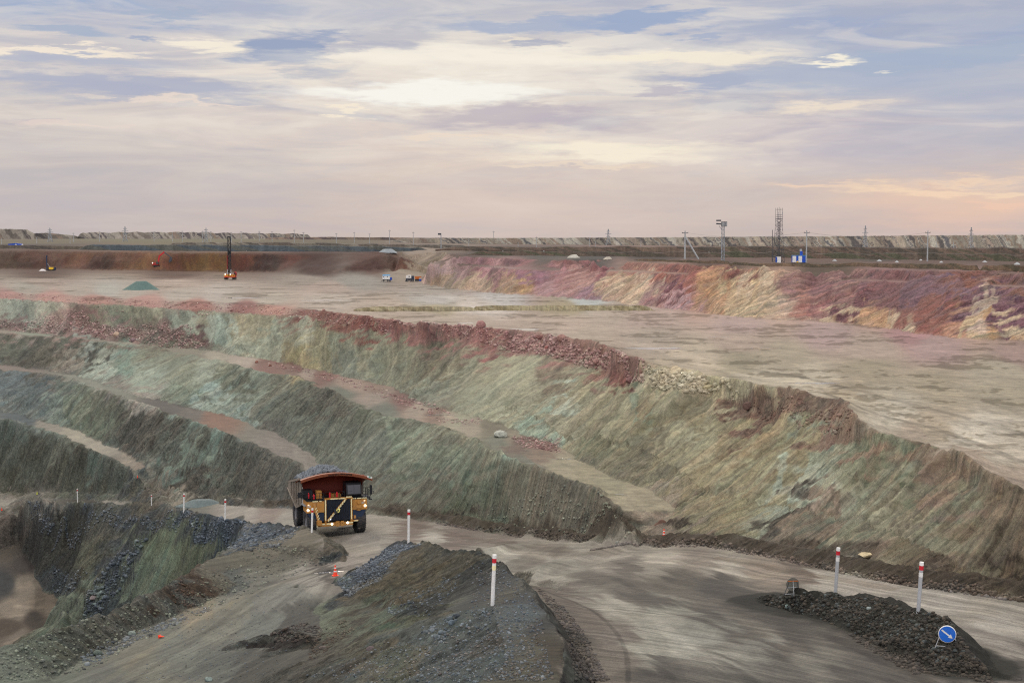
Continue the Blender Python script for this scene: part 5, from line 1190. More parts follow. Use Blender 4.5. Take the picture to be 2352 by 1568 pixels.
# ------------------------------------------------------------------ the haul truck
def build_truck():
    hd = 176.0; px = 771
    base = at_dist(px, hd)
    az0 = math.atan2(base.x, base.y); yaw = az0 - R(12)
    T = thing('haul_truck', 'huge ochre mining haul truck loaded with grey rock, driving toward the viewer with headlights on', 'haul truck', (base.x, base.y, base.z + 0.02), -yaw)
    K = 137.7
    def X(zx): return (zx - 960) / K
    def Z(zy): return (1390 - zy) / K
    # wheels
    def wheel(x, y, outer):
        w = 1.15; r = 1.66; hw = w / 2
        prof = [(0.82, -hw * 0.86), (1.05, -hw * 0.95), (1.35, -hw), (1.55, -hw * 0.96), (r, -hw * 0.78), (r, hw * 0.78), (1.55, hw * 0.96), (1.35, hw), (1.05, hw * 0.95), (0.82, hw * 0.86)]
        b = MB(); b.lathe(prof, 40, 'X', cap=False)
        for k in range(34):
            a = 2 * math.pi * k / 34; rot = Matrix.Rotation(a, 3, 'X')
            for s_ in (-1, 1):
                g = bmesh.ops.create_cube(b.bm, size=1); da = 0.5 * (s_ > 0) * 2 * math.pi / 34; rt = Matrix.Rotation(a + da, 3, 'X')
                for v in g['verts']: v.co = rt @ Vector((v.co.x * 0.52 + s_ * 0.30, v.co.y * 0.17, v.co.z * 0.10 + r))
        t = b.build('tyre', M['tyre'], T); t.location = (x, y, r + 0.03)
        s_ = -1 if outer < 0 else 1
        b = MB(); b.lathe([(0.84, -0.42), (0.86, 0.42), (0.80, 0.46), (0.70, 0.30), (0.45, 0.22), (0.42, 0.40), (0.2, 0.46), (0.02, 0.46)], 28, 'X', cap=False)
        for k in range(12):
            a = 2 * math.pi * k / 12; b.box(0.22, 0.3, 0.57 * math.cos(a) - .04, 0.57 * math.cos(a) + .04, 0.57 * math.sin(a) - .04, 0.57 * math.sin(a) + .04)
        rm = b.build('rim', M['rim'], t)
        if s_ < 0: rm.rotation_euler = (0, 0, math.pi)
    wheel(-3.15, 1.7, -1); wheel(3.15, 1.7, 1)
    for s_ in (-1, 1): wheel(s_ * 3.35, 7.7, s_); wheel(s_ * 2.1, 7.7, s_)
    # chassis
    b = MB(); b.box(-1.2, -0.75, 0.3, 10.2, 1.6, 2.5); b.box(0.75, 1.2, 0.3, 10.2, 1.6, 2.5); b.box(-2.6, 2.6, 1.45, 1.95, 1.45, 1.9); b.box(-2.2, 2.2, 7.2, 8.2, 1.1, 2.1); b.box(-1, 1, 1, 4, 1.3, 2.4)
    b.bar((-2.5, 1.9, 1.6), (-2.5, 1.9, 3.2), 0.22, 12); b.bar((2.5, 1.9, 1.6), (2.5, 1.9, 3.2), 0.22, 12); b.build('chassis', M['black'], T)
    # bumper
    b = MB(); b.box(X(600), X(1225), -0.35, 0.15, Z(1205), Z(1150), 0.04); b.box(X(1225), X(1325), -0.2, 0.1, Z(1150), Z(1128), 0.02); b.box(X(600), X(680), -0.5, 0.1, Z(1180), Z(1100), 0.03); bp = b.build('bumper', M['ochre'], T)
    b = MB()
    def strip(x0, x1, y0, y1, z0, z1, par): q = MB(); q.box(X(x0), X(x1), y0, y1, Z(z0), Z(z1)); q.build('reflective_strip', M['cream'], par)
    for a0, a1 in ((682, 735), (765, 835), (1150, 1222)): strip(a0, a1, -0.37, -0.345, 1172, 1152, bp)
    strip(1245, 1318, -0.22, -0.205, 1147, 1131, bp); strip(592, 606, -0.37, -0.34, 1205, 1160, bp)
    for zx in (955, 1037):
        b = MB(); b.box(X(zx - 32), X(zx + 32), -0.46, -0.352, Z(1213), Z(1122), 0.02); h = b.build('step_box', M['ochre'], T)
        b = MB(); b.box(X(zx - 8), X(zx + 8), -0.475, -0.461, Z(1163), Z(1158)); b.build('handle', M['black'], h)
    # grille
    b = MB(); b.box(X(775), X(1178), 0.05, 0.5, Z(1118), Z(752)); g = b.build('radiator', M['navy'], T)
    b = MB()
    for k in range(26): z = Z(1110) + k * (Z(765) - Z(1110)) / 25; b.box(X(785), X(1170), 0.0, 0.045, z - 0.018, z + 0.018)
    for k in range(9): x = X(800) + k * (X(1155) - X(800)) / 8; b.box(x - 0.015, x + 0.015, -0.02, 0.0, Z(1110), Z(765))
    b.build('louvre', M['black'], g)
    b = MB(); b.box(X(742), X(772), -0.08, 0.3, Z(1140), Z(728), 0.02); b.box(X(1196), X(1228), -0.08, 0.3, Z(1150), Z(728), 0.02); b.box(X(773), X(1195), -0.08, 0.3, Z(752), Z(728), 0.02); b.build('grille_frame', M['ochre'], T)
    for q_ in ((745, 764, 1105, 752), (1197, 1214, 1108, 760), (840, 1110, 750, 733)): strip(q_[0], q_[1], -0.1, -0.082, q_[2], q_[3], T)
    strip(1115, 1212, -0.14, -0.1, 728, 712, T)
    # fenders
    b = MB(); b.box(X(428), X(738), 0.0, 2.2, Z(968), Z(768), 0.05); b.box(X(600), X(735), -0.05, 0.0, Z(960), Z(785)); fl = b.build('fender', M['ochre'], T)
    b = MB(); b.box(X(1240), X(1488), 0.0, 2.2, Z(958), Z(768), 0.05); b.prism([(X(1290), Z(955)), (X(1390), Z(955)), (X(1340), Z(975))], 'Y', -0.06, 0.1); b.box(X(1290), X(1385), -0.14, 0.0, Z(930), Z(872), 0.02); fr = b.build('fender', M['ochre'], T)
    b = MB(); b.lathe([(0.29, 0), (0.29, 0.16), (0.2, 0.2), (0.1, 0.17), (0.02, 0.17)], 24, 'Y', (X(1343), -0.17, Z(815))); b.build('air_filter_cap', M['ochre'], fr)
    b = MB(); b.prism([(X(440), Z(970)), (X(735), Z(970)), (X(735), Z(1125)), (X(600), Z(1140)), (X(520), Z(1100))], 'Y', 0.12, 0.35); b.build('wheel_guard', M['navy'], T)
    b = MB(); b.prism([(X(1232), Z(960)), (X(1472), Z(960)), (X(1390), Z(1120)), (X(1340), Z(1130)), (X(1232), Z(1125))], 'Y', 0.12, 0.35); b.build('wheel_guard', M['navy'], T)
    b = MB(); b.prism([(X(1250), Z(1050)), (X(1290), Z(1050)), (X(1290), Z(1105)), (X(1250), Z(1105))], 'Y', 0.0, 0.1); b.build('step_bracket', M['ochre'], T)
    # lamps
    def lamp(zx, zy, r, m, y=0.0):
        b = MB(); b.lathe([(r, 0), (r * 0.9, -0.06), (0.01, -0.09)], 16, 'Y', (X(zx), y, Z(zy)), cap=False); return b.build('headlight', M[m], T)
    lamp(455, 915, 0.15, 'lamp', -0.01); lamp(1450, 893, 0.15, 'lamp', -0.01); lamp(857, 1165, 0.14, 'lamp', -0.36); lamp(1130, 1160, 0.14, 'lamp', -0.36)
    for zx, zy in ((463, 824), (1440, 804)):
        b = MB(); b.box(X(zx - 13), X(zx + 13), -0.03, -0.002, Z(zy + 7), Z(zy - 7)); b.build('marker_lamp', M['lampo'], T)
    b = MB(); b.lathe([(0.06, 0), (0.05, -0.05), (0.01, -0.06)], 12, 'Y', (X(840), -0.12, Z(1090)), cap=False); b.build('marker_lamp', M['lampb'], T)
    for zx, zy in ((475, 852), (1412, 836)):
        t = text_obj('lettering', 'CAT', 0.30, M['white'], T, (X(zx), -0.02, Z(zy)), (R(90), 0, 0), 0.01, width=0.42)
    # deck with rails
    b = MB(); b.box(X(430), X(742), -0.05, 2.3, Z(764), Z(748)); b.box(X(1215), X(1545), -0.05, 2.3, Z(766), Z(748)); b.box(X(742), X(1215), 0.3, 2.3, Z(745), Z(730)); b.build('deck', M['black'], T)
    for a0, a1 in ((530, 625), (648, 690)): strip(a0, a1, -0.07, -0.052, 775, 760, T)
    for a0, a1 in ((1225, 1250), (1262, 1290), (1305, 1385), (1400, 1480)): strip(a0, a1, -0.07, -0.052, 762, 748, T)
    b = MB()
    def rail(x0, x1, y, z0, hts, posts):
        for h in hts: b.bar((x0, y, z0 + h), (x1, y, z0 + h), 0.028, 5)
        for k in range(posts): x = x0 + (x1 - x0) * k / (posts - 1); b.bar((x, y, z0), (x, y, z0 + max(hts)), 0.028, 5)
    zd = Z(748)
    def end_rail(x, s0, s1):
        for y in (0, 0.8, 1.6, 2.2): b.bar((x, y, zd), (x, y, zd + 0.85), 0.028, 5)
        b.bar((x, 0, zd + 0.85), (x, 2.2, zd + 0.85), 0.028, 5)
        b.bar((s0, 0.0, Z(690)), (s1, 0.0, Z(690)), 0.03, 5); b.bar((s0, 0.0, Z(645)), (s1, 0.0, Z(645)), 0.03, 5); b.bar((s0, 0, Z(690)), (s0, 0, Z(645)), 0.03, 5); b.bar((s1, 0, Z(690)), (s1, 0, Z(645)), 0.03, 5)
    rail(X(385), X(725), 0.0, zd, (0.45, 0.85), 6); end_rail(X(385), X(250), X(430)); b.build('handrail', M['black'], T); b = MB()
    rail(X(1415), X(1535), 0.0, zd, (0.4, 0.8, 1.25), 4); end_rail(X(1535), X(1535), X(1605)); b.build('handrail', M['black'], T); b = MB()
    rail(X(760), X(1100), 0.35, zd, (0.45, 0.85), 5); b.build('handrail', M['black'], T)
    for x0, x1, y0, y1 in ((278, 333, 690, 596), (1534, 1575, 702, 538)):
        b = MB(); b.box(X(x0), X(x1), -0.1, 0.12, Z(y0), Z(y1), 0.03); b.build('mirror', M['black'], T)
    b = MB(); b.bar((X(1555), 0, Z(702)), (X(1530), 0.1, Z(760)), 0.04, 6); b.box(X(1520), X(1570), -0.1, 0.3, Z(795), Z(775), 0.02); b.build('mirror_arm', M['black'], T)
    # deck kit
    for zx, zy in ((842, 680), (965, 676), (560, 685), (468, 665)):
        b = MB(); b.lathe([(0.02, -0.3), (0.12, -0.3), (0.12, 0.2), (0.06, 0.28), (0.05, 0.36), (0.01, 0.37)], 12, 'Z', (X(zx), 0.28 if zx > 700 else 0.1, Z(zy)), cap=False); b.build('extinguisher', M['red'], T)
    b = MB(); b.box(X(622), X(718), 0.8, 1.7, Z(748), Z(610), 0.05); b.build('tank', M['ochre'], T)
    b = MB(); b.box(X(865), X(1050), 0.6, 1.6, Z(730), Z(684), 0.04); b.build('hood', M['ochre'], T)
    b = MB(); b.box(X(400), X(560), 0.9, 2.2, Z(748), Z(592), 0.05); b.build('air_cleaner', M['black'], T)
    # cab
    b = MB(); b.prism([(0.4, Z(745)), (0.15, Z(690)), (0.35, Z(520)), (0.55, Z(492)), (2.4, Z(492)), (2.4, Z(745))], 'X', X(1130), X(1395)); cb = b.build('cab', M['black'], T)
    b = MB(); b.prism([(0.12, Z(680)), (0.31, Z(528)), (0.29, Z(528)), (0.10, Z(680))], 'X', X(1150), X(1375)); b.build('windscreen', M['glass'], cb)
    b = MB(); b.prism([(0.5, Z(680)), (0.6, Z(530)), (1.4, Z(530)), (1.4, Z(680))], 'X', X(1128), X(1130)); b.build('side_window', M['glass'], cb)
    b = MB(); b.bar((X(1262), 0.08, Z(690)), (X(1262), 0.30, Z(520)), 0.03, 5); b.bar((X(1150), 0.0, Z(632)), (X(1225), 0.0, Z(628)), 0.025, 5); b.build('wiper', M['dsteel'], cb)
    # stairs
    b = MB(); a, c = (X(785), -0.16, Z(1118)), (X(1112), -0.16, Z(745)); b.beam(a, c, 0.06, 0.24); st = b.build('stairway', M['ochre'], T)
    b = MB()
    for k in range(9):
        t = (k + 0.6) / 9.4
        if 0.42 < t < 0.58: continue
        p = Vector(a).lerp(Vector(c), t); b.prism([(p.x - 0.10, p.z - 0.24), (p.x + 0.06, p.z - 0.12), (p.x + 0.10, p.z + 0.24), (p.x - 0.06, p.z + 0.12)], 'Y', -0.31, -0.285); b.build('reflective_strip', M['cream'], st); b = MB()
    b = MB(); b.beam((X(795), -0.2, Z(960)), (X(1010), -0.2, Z(700)), 0.03, 0.03); b.bar((X(1000), -0.2, Z(720)), (X(1085), -0.2, Z(600)), 0.02, 5); b.build('stair_rail', M['black'], st)
    b = MB(); b.beam((X(560), -0.1, Z(800)), (X(632), -0.3, Z(1135)), 0.06, 0.3); ld = b.build('ladder', M['ochre'], T)
    b = MB()
    for k in range(5):
        p = Vector((X(580), 0, Z(880))).lerp(Vector((X(628), 0, Z(1060))), k / 4); b.prism([(p.x - 0.14, p.z - 0.16), (p.x - 0.02, p.z - 0.12), (p.x + 0.14, p.z + 0.16), (p.x + 0.02, p.z + 0.12)], 'Y', -0.49, -0.465); b.build('reflective_strip', M['cream'], ld); b = MB()
    b = MB()
    for s_ in (X(1218), X(1242)): b.bar((s_, -0.12, Z(945)), (s_, -0.12, Z(780)), 0.025, 5)
    for k in range(8): z = Z(940) + k * 0.15; b.bar((X(1218), -0.12, z), (X(1242), -0.12, z), 0.02, 5)
    b.build('ladder', M['ochre'], T)
    b = MB(); b.box(X(896), X(1003), -0.42, -0.38, Z(983), Z(910), 0.01); pl_ = b.build('number_plate', M['plate'], T)
    text_obj('number', '67', 0.62, M['numy'], pl_, (X(962), -0.44, Z(946)), (R(90), 0, 0), 0.012, width=0.52)
    b = MB(); b.prism([(X(1308), Z(1160)), (X(1330), Z(1160)), (X(1362), Z(1300)), (X(1338), Z(1300))], 'Y', 0.3, 0.36); b.build('mud_flap', M['side'], T)
    # dump body: flared front and canopy
    def arc(u): return 8.0 - 0.80 * u * u - 0.10 * u
    rows = []
    for v, (w, y, f) in enumerate([(3.2, 2.45, 0), (3.5, 2.45, .25), (3.75, 2.4, .5), (3.95, 2.25, .72), (4.12, 1.7, .9), (4.3, 0.8, .97), (4.5, -0.3, 1.0)]):
        row = []
        for k in range(25):
            u = k / 12 - 1; zt = arc(u) - 0.30; z = Z(735) + (zt - Z(735)) * f
            row.append((w * u - 0.1, y, z))
        rows.append(row)
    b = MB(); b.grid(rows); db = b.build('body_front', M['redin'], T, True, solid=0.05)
    rows = []
    for (y, dz) in ((-0.42, -0.34), (-0.46, 0.0), (0.1, 0.0), (3.2, -0.75), (3.3, -0.9)):
        rows.append([(4.52 * (k / 12 - 1) - 0.1, y, arc(k / 12 - 1) + dz) for k in range(25)])
    b = MB(); b.grid(rows); lip = b.build('canopy', M['orange'], T, False, solid=0.03)
    text_obj('lettering', 'ПРИСТЕГНИСЬ, ЖИЗНЬ ДОРОЖЕ', 0.24, M['blk'], lip, (0.28, -0.475, 7.83), (R(90), 0, 0), 0.008, arc=-0.041, width=3.05)
    b = MB(); b.prism([(4.36, 7.03), (3.72, 7.26), (3.72, 7.5), (4.36, 7.27)], 'Y', -0.5, -0.47); bd = b.build('badge', M['white'], lip)
    b = MB(); b.prism([(3.9, 7.28), (4.05, 7.42), (4.2, 7.19)], 'Y', -0.52, -0.503); b.build('badge_mark', M['teal'], bd)
    b = MB(); b.box(-0.15, 0.85, 2.33, 2.37, Z(428), Z(405)); b.box(0.35, 0.7, 2.33, 2.37, Z(448), Z(438)); b.build('marking', M['black'], db)
    # body sides and tail
    for s_ in (-1, 1):
        b = MB()
        b.prism([(2.4, Z(735)), (2.6, 3.6), (5.0, 2.9), (8.0, 3.3), (11.4, 4.4), (11.2, 5.0), (9.6, 5.5), (3.0, 6.9), (2.2, 6.6)], 'X', s_ * 4.0 - 0.1, s_ * 3.85 - 0.1)
        b.build('body_side', M['side'], T)
        b = MB()
        for y in (3.6, 5.2, 6.8, 8.4): b.box(min(s_ * 4.03, s_ * 4.2) - 0.1, max(s_ * 4.03, s_ * 4.2) - 0.1, y, y + 0.25, 3.5 + max(0, (y - 6) * 0.25), 6.9 - (y - 3) * 0.21)
        b.beam((s_ * 4.12 - 0.1, 2.8, 6.95), (s_ * 4.12 - 0.1, 9.8, 5.5), 0.22, 0.25); b.beam((s_ * 4.1 - 0.1, 3.0, 3.5), (s_ * 4.1 - 0.1, 5.2, 2.9), 0.12, 0.16); b.beam((s_ * 4.1 - 0.1, 5.2, 2.9), (s_ * 4.1 - 0.1, 11.3, 4.4), 0.12, 0.16)
        b.build('body_rib', M['side'] if s_ < 0 else M['orange'], T)
    b = MB(); b.prism([(2.6, 3.6), (5.0, 3.1), (8.0, 3.3), (11.4, 4.4), (11.3, 4.6), (8, 3.55), (5, 3.15), (2.6, 3.85)], 'X', -3.95, 3.75); b.build('body_floor', M['black'], T)
    b = MB(); b.box(-4.15, -3.4, 0.25, 2.0, Z(850), Z(835)); b.build('rock_guard', M['steel'], T)
    # the load: a heap of broken rock
    bm = bmesh.new(); rs = np.random.default_rng(5)
    for k in range(900):
        u, v = rs.random() * 2 - 1, rs.random()
        x = -1.1 + 2.9 * u; y = 0.9 + 6.5 * v; q = 1 - min(1, abs(u) ** 1.5) ; zz = arc(x / 4.5) - 0.85 * v - 0.3 + 1.0 * q * math.sin(math.pi * (0.08 + v * 0.9)) ** 0.8
        g = bmesh.ops.create_icosphere(bm, subdivisions=1, radius=0.1 + 0.22 * rs.random() ** 2)
        sc = 0.6 + 0.8 * rs.random(3)
        rt = Matrix.Rotation(rs.random() * 6, 3, Vector(rs.normal(size=3)).normalized())
        for w in g['verts']: w.co = rt @ Vector((w.co.x * sc[0], w.co.y * sc[1], w.co.z * sc[2])) * (0.85 + 0.3 * rs.random()) + Vector((x, y, zz))
    me = bpy.data.meshes.new('rock_load'); bm.to_mesh(me); bm.free(); me.materials.append(M['slateload'])
    o = bpy.data.objects.new('rock_load', me); col.objects.link(o); o.location = (base.x, base.y, base.z + 0.02); o.rotation_euler = (0, 0, -yaw)
    tagged(o, 'heap of blue grey broken rock piled in the haul truck body', 'load', kind='stuff')
    return T
build_truck()
# ------------------------------------------------------------------ marker posts, cones, signs
def marker_post(bx, by, tx, ty, label, wr=0.040, line_=None, group='red and white marker posts along the haul roads', white=True):
    p = gpt(bx, by) if not line_ else crest_pt(line_, bx); H = post_top(p, tx, ty); lean = math.atan2((tx - bx), (by - ty))
    T = thing('marker_post', label, 'marker post', p, group=group); T.rotation_euler = (0, lean, 0)
    r = max(wr * H, 0.045)
    b = MB(); b.bar((0, 0, -0.3), (0, 0, H * 0.985), r, 14); b.build('pole', M['white'] if white else M['greyp'], T)
    b = MB(); b.bar((0, 0, H * 0.93), (0, 0, H), r * 1.12, 14); b.build('cap', M['white'], T)
    b = MB(); b.bar((0, 0, H * 0.84), (0, 0, H * 0.925), r * 1.10, 14); b.build('red_band', M['red'], T)
    b = MB(); b.bar((0, 0, H * 0.70), (0, 0, H * 0.79), r * 1.06, 14); b.build('white_band', M['cream'] if white and bx > 1100 else M['white'], T)
    return T
marker_post(178, 1150, 178, 1122, 'white marker post with red tip, far left of the gravel windrow', line_='BL')
marker_post(349, 1158, 349, 1136, 'shortest marker post, its foot hidden behind the dark gravel windrow', line_='BL')
marker_post(420, 1170, 421, 1133, 'marker post in front of the teal gravel heap at the bench end', line_='BL')
marker_post(517, 1189, 518, 1146, 'marker post on the gravel windrow nearest to the left of the haul truck', line_='BL')
marker_post(715, 1220, 717, 1167, 'marker post standing right in front of the haul truck wheels', line_='MN')
marker_post(936, 1244, 937, 1170, 'marker post on top of the dark striped mound, right of the haul truck', line_='NB')
marker_post(1131, 1390, 1136, 1273, 'tallest white marker post, on the gravel mound in the foreground', 0.038)
marker_post(1919, 1360, 1924, 1257, 'grey marker post on the dark island windrow, nearer the sign seen from behind', 0.038, white=False)
marker_post(2109, 1410, 2115, 1290, 'grey marker post on the dark island windrow, nearer the blue arrow sign', 0.038, white=False)
def traffic_cone(px, py, hpx, label, fallen=False, m='cone', group='traffic cones', bands=True):
    p = gpt(px, py); H = px_h(p, hpx)
    T = thing('traffic_cone', label, 'traffic cone', p, 0.4, group)
    if fallen: T.rotation_euler = (R(80), 0, R(60)); T.location.z += H * 0.2
    b = MB(); b.lathe([(0.20 * H, 0.05 * H), (0.05 * H, 0.97 * H), (0.03 * H, H)], 18); b.build('cone_body', M[m], T)
    b = MB(); b.box(-0.27 * H, 0.27 * H, -0.27 * H, 0.27 * H, 0, 0.06 * H, 0.01 * H); b.build('base', M[m], T)
    if bands:
        for z in (0.38, 0.68):
            r0 = 0.20 - 0.155 * (z - 0.05) + 0.006; b = MB(); b.lathe([(r0 * H, z * H), ((r0 - 0.019) * H, (z + 0.11) * H)], 18, cap=False); b.build('white_band', M['white'], T)
    return T
traffic_cone(770, 1321, 25, 'orange traffic cone with white bands on the side road between the two mounds')
traffic_cone(1525, 1235, 20, 'red traffic cone beside the brown soil pile at the end of the pale bench')
traffic_cone(366, 1464, 15, 'small red cone knocked over on the side road', fallen=True, bands=False)
traffic_cone(316, 1092, 6, 'tiny red cone at the edge of the lowest bench', bands=False)
traffic_cone(4, 1173, 7, 'tiny red cone at the left end of the haul road', bands=False)
def round_sign(px, py, rpx, label, dist=None, front=True):
    p = gpt(px, py) if dist is None else at_dist(px, dist)
    k = px_h(p, 1); r = rpx * k; zc = 1.55 * r
    T = thing('round_sign', label, 'road sign', p, -math.atan2(p.x, p.y) + (0.05 if front else math.pi + 0.35))
    b = MB(); b.lathe([(0.01, 0), (r * 0.93, 0), (r, 0.02), (r, 0.05), (0.01, 0.05)], 40, 'Y', (0, 0, zc)); b.build('sign_plate', M['signback'] if not front else M['white'], T)
    b = MB(); b.lathe([(0.01, -0.006), (r * 0.92, -0.006), (r * 0.92, -0.002)], 40, 'Y', (0, 0, zc), cap=False); f = b.build('sign_face', M['blue'], T)
    a = R(-37); c, s_ = math.cos(a), math.sin(a)
    pts = [(-0.78, 0.085), (0.32, 0.085), (0.28, 0.26), (0.74, 0.0), (0.28, -0.26), (0.32, -0.085), (-0.78, -0.085)]
    b = MB(); b.prism([((x * c - y * s_) * r, (x * s_ + y * c) * r + zc) for x, y in pts], 'Y', -0.016, -0.007); b.build('arrow', M['white'], f)
    for s2 in (-1, 1):
        b = MB(); b.bar((s2 * r * 0.62, 0.06, zc + r * 0.3), (s2 * r * 1.3, 0.0, -0.05), 0.022, 6); b.build('leg', M['greyp'] if front else M['dsteel'], T)
    b = MB(); b.bar((0, 0.09, zc + 0.5 * r), (0, 0.75 * r, -0.05), 0.022, 6); b.build('rear_strut', M['greyp'] if front else M['conc'], T)
    b = MB(); b.bar((-r * 1.15, 0.02, 0.05), (r * 1.15, 0.02, 0.05), 0.02, 6); b.build('crossbar', M['greyp'], T)
    if not front:
        b = MB(); b.box(-r * 0.8, r * 0.8, 0.052, 0.08, zc + r * 0.45, zc + r * 0.55); b.build('stiffener', M['rust'], T)
        b = MB(); b.box(-r * 0.7, r * 0.7, 0.052, 0.07, zc - r * 0.5, zc - r * 0.42); b.build('stiffener', M['greyp'], T)
    return T
round_sign(2175, 1493, 19.5, 'round blue sign with a white arrow pointing down to the right')
round_sign(1820, 1364, 15.5, 'round sign seen from its grey back at the left end of the island windrow', front=False)
# ------------------------------------------------------------------ heaps
def heap(name, label, cx, by, wpx, hpx, rgb, shoulder=0.0, flat=0.25, cat='heap', group=None, aspect=0.8, seed=0, stuff=False, rgh=0.06):
    p = gpt(cx, by); k = px_h(p, 1); Rr = wpx * k / 2; H = hpx * k
    n, m_ = 56, 22; V = []; 
    for i in range(m_ + 1):
        t = i / m_
        for j in range(n):
            a = 2 * math.pi * j / n; e = 1 + 0.10 * math.sin(2 * a + seed) + 0.06 * math.sin(5 * a + seed * 2)
            r = Rr * t * e; z = H * min(1, (1 - t) / (1 - flat)) if t > flat else H
            x = r * math.cos(a); y = r * math.sin(a) * aspect
            z = H * (1 - smooth(flat * 0.6, 1.0, np.array(t)) ** 1.0) * 0.35 + z * 0.65
            if shoulder: z = max(z, H * 0.5 * max(0, 1 - abs((x / Rr) - 0.55) / 0.42) * max(0, 1 - abs(y) / (Rr * aspect * 0.8)))
            z += rgh * H * float(fbm(np.array(x / Rr * 4 + seed), np.array(y / Rr * 4 + seed), seed, 4)) * (1 if t < 0.97 else 0)
            V.append((x, y, z - 0.04 * H - (0.1 * H if t == 1 else 0)))
    F = [(i * n + j, i * n + (j + 1) % n, (i + 1) * n + (j + 1) % n, (i + 1) * n + j) for i in range(m_) for j in range(n)]
    me = bpy.data.meshes.new(name); me.from_pydata(V, [], F); me.polygons.foreach_set('use_smooth', [True] * len(me.polygons))
    key = 'heap_%d_%d_%d' % rgb; mm = bpy.data.materials.get(key) or rock_mat(key, rgb, 0.22); me.materials.append(mm)
    o = bpy.data.objects.new(name, me); col.objects.link(o); o.location = (p.x, p.y + Rr * aspect * 0.9, p.z)
    o.location.z = min(height_at(p.x, p.y + Rr * aspect * 0.9), p.z + 0.4 * H)
    return tagged(o, label, cat, group)
heap('gravel_heap', 'big teal grey gravel heap standing alone on the wide upper bench', 318, 666.5, 82, 20, (84, 104, 98), 1.0, cat='gravel heap', seed=2, rgh=0.03)
heap('gravel_heap', 'low blue grey gravel heap by the haul road at the bench end', 462, 1163, 130, 15, (98, 108, 106), 0.0, 0.35, cat='gravel heap', seed=5, aspect=0.35)
heap('soil_heap', 'small brown soil pile beside the red traffic cone', 1520, 1216, 34, 11, (98, 74, 62), cat='soil heap', seed=7, aspect=0.5, rgh=0.2)
heap('slate_heap', 'pale slate heap on the rim above the far ramp', 891, 580, 42, 8, (142, 148, 148), 0, 0.5, cat='rock heap', seed=9, aspect=0.4)
heap('rock_heap', 'wide pale rubble heap on the dark plain above the coloured face', 1318, 592, 36, 7, (178, 174, 160), 0, 0.4, cat='rock heap', seed=11, aspect=0.3, rgh=0.25)
heap('rock_heap', 'smaller pale rubble heap on the rim of the coloured face', 1397, 596.5, 24, 6, (176, 168, 152), 0, 0.3, cat='rock heap', seed=12, aspect=0.3, rgh=0.25)
for i, (x, y, w, h, lb) in enumerate([(1697, 590, 11, 4, 'small grey gravel pile behind the floodlight mast'), (1918, 599.5, 11, 3.5, 'small pale pile nearest to the blue cabin'), (2021, 600, 13, 4.5, 'pale pile second from the blue cabin, with its top white'),
        (2061, 602.5, 11, 4, 'pale pile close to the dark rim, third from the blue cabin'), (2116, 598, 9, 3, 'pale pile just left of the concrete pole'), (2163, 603, 10, 3.5, 'pale pile just right of the concrete pole'),
        (2263, 603, 12, 4, 'pale pile in front of the dark bank, second from the right edge'), (2338, 608, 15, 5.5, 'largest pale pile, at the right edge of the plain')]):
    heap('gravel_pile', lb, x, y, w, h, (164, 166, 164), 0, 0.1, cat='gravel pile', group='small pale piles along the plain', seed=20 + i, aspect=0.7)
heap('drill_cuttings', 'white heap of drill cuttings beside the small drill rig', 96, 622, 17, 4, (206, 200, 194), 0, 0.3, cat='heap', seed=31, aspect=0.6)
boulder(1990, 1281, 40, 'cream coloured slab of rock sticking out of the slope above the road windrow', (168, 154, 122), 0.3)
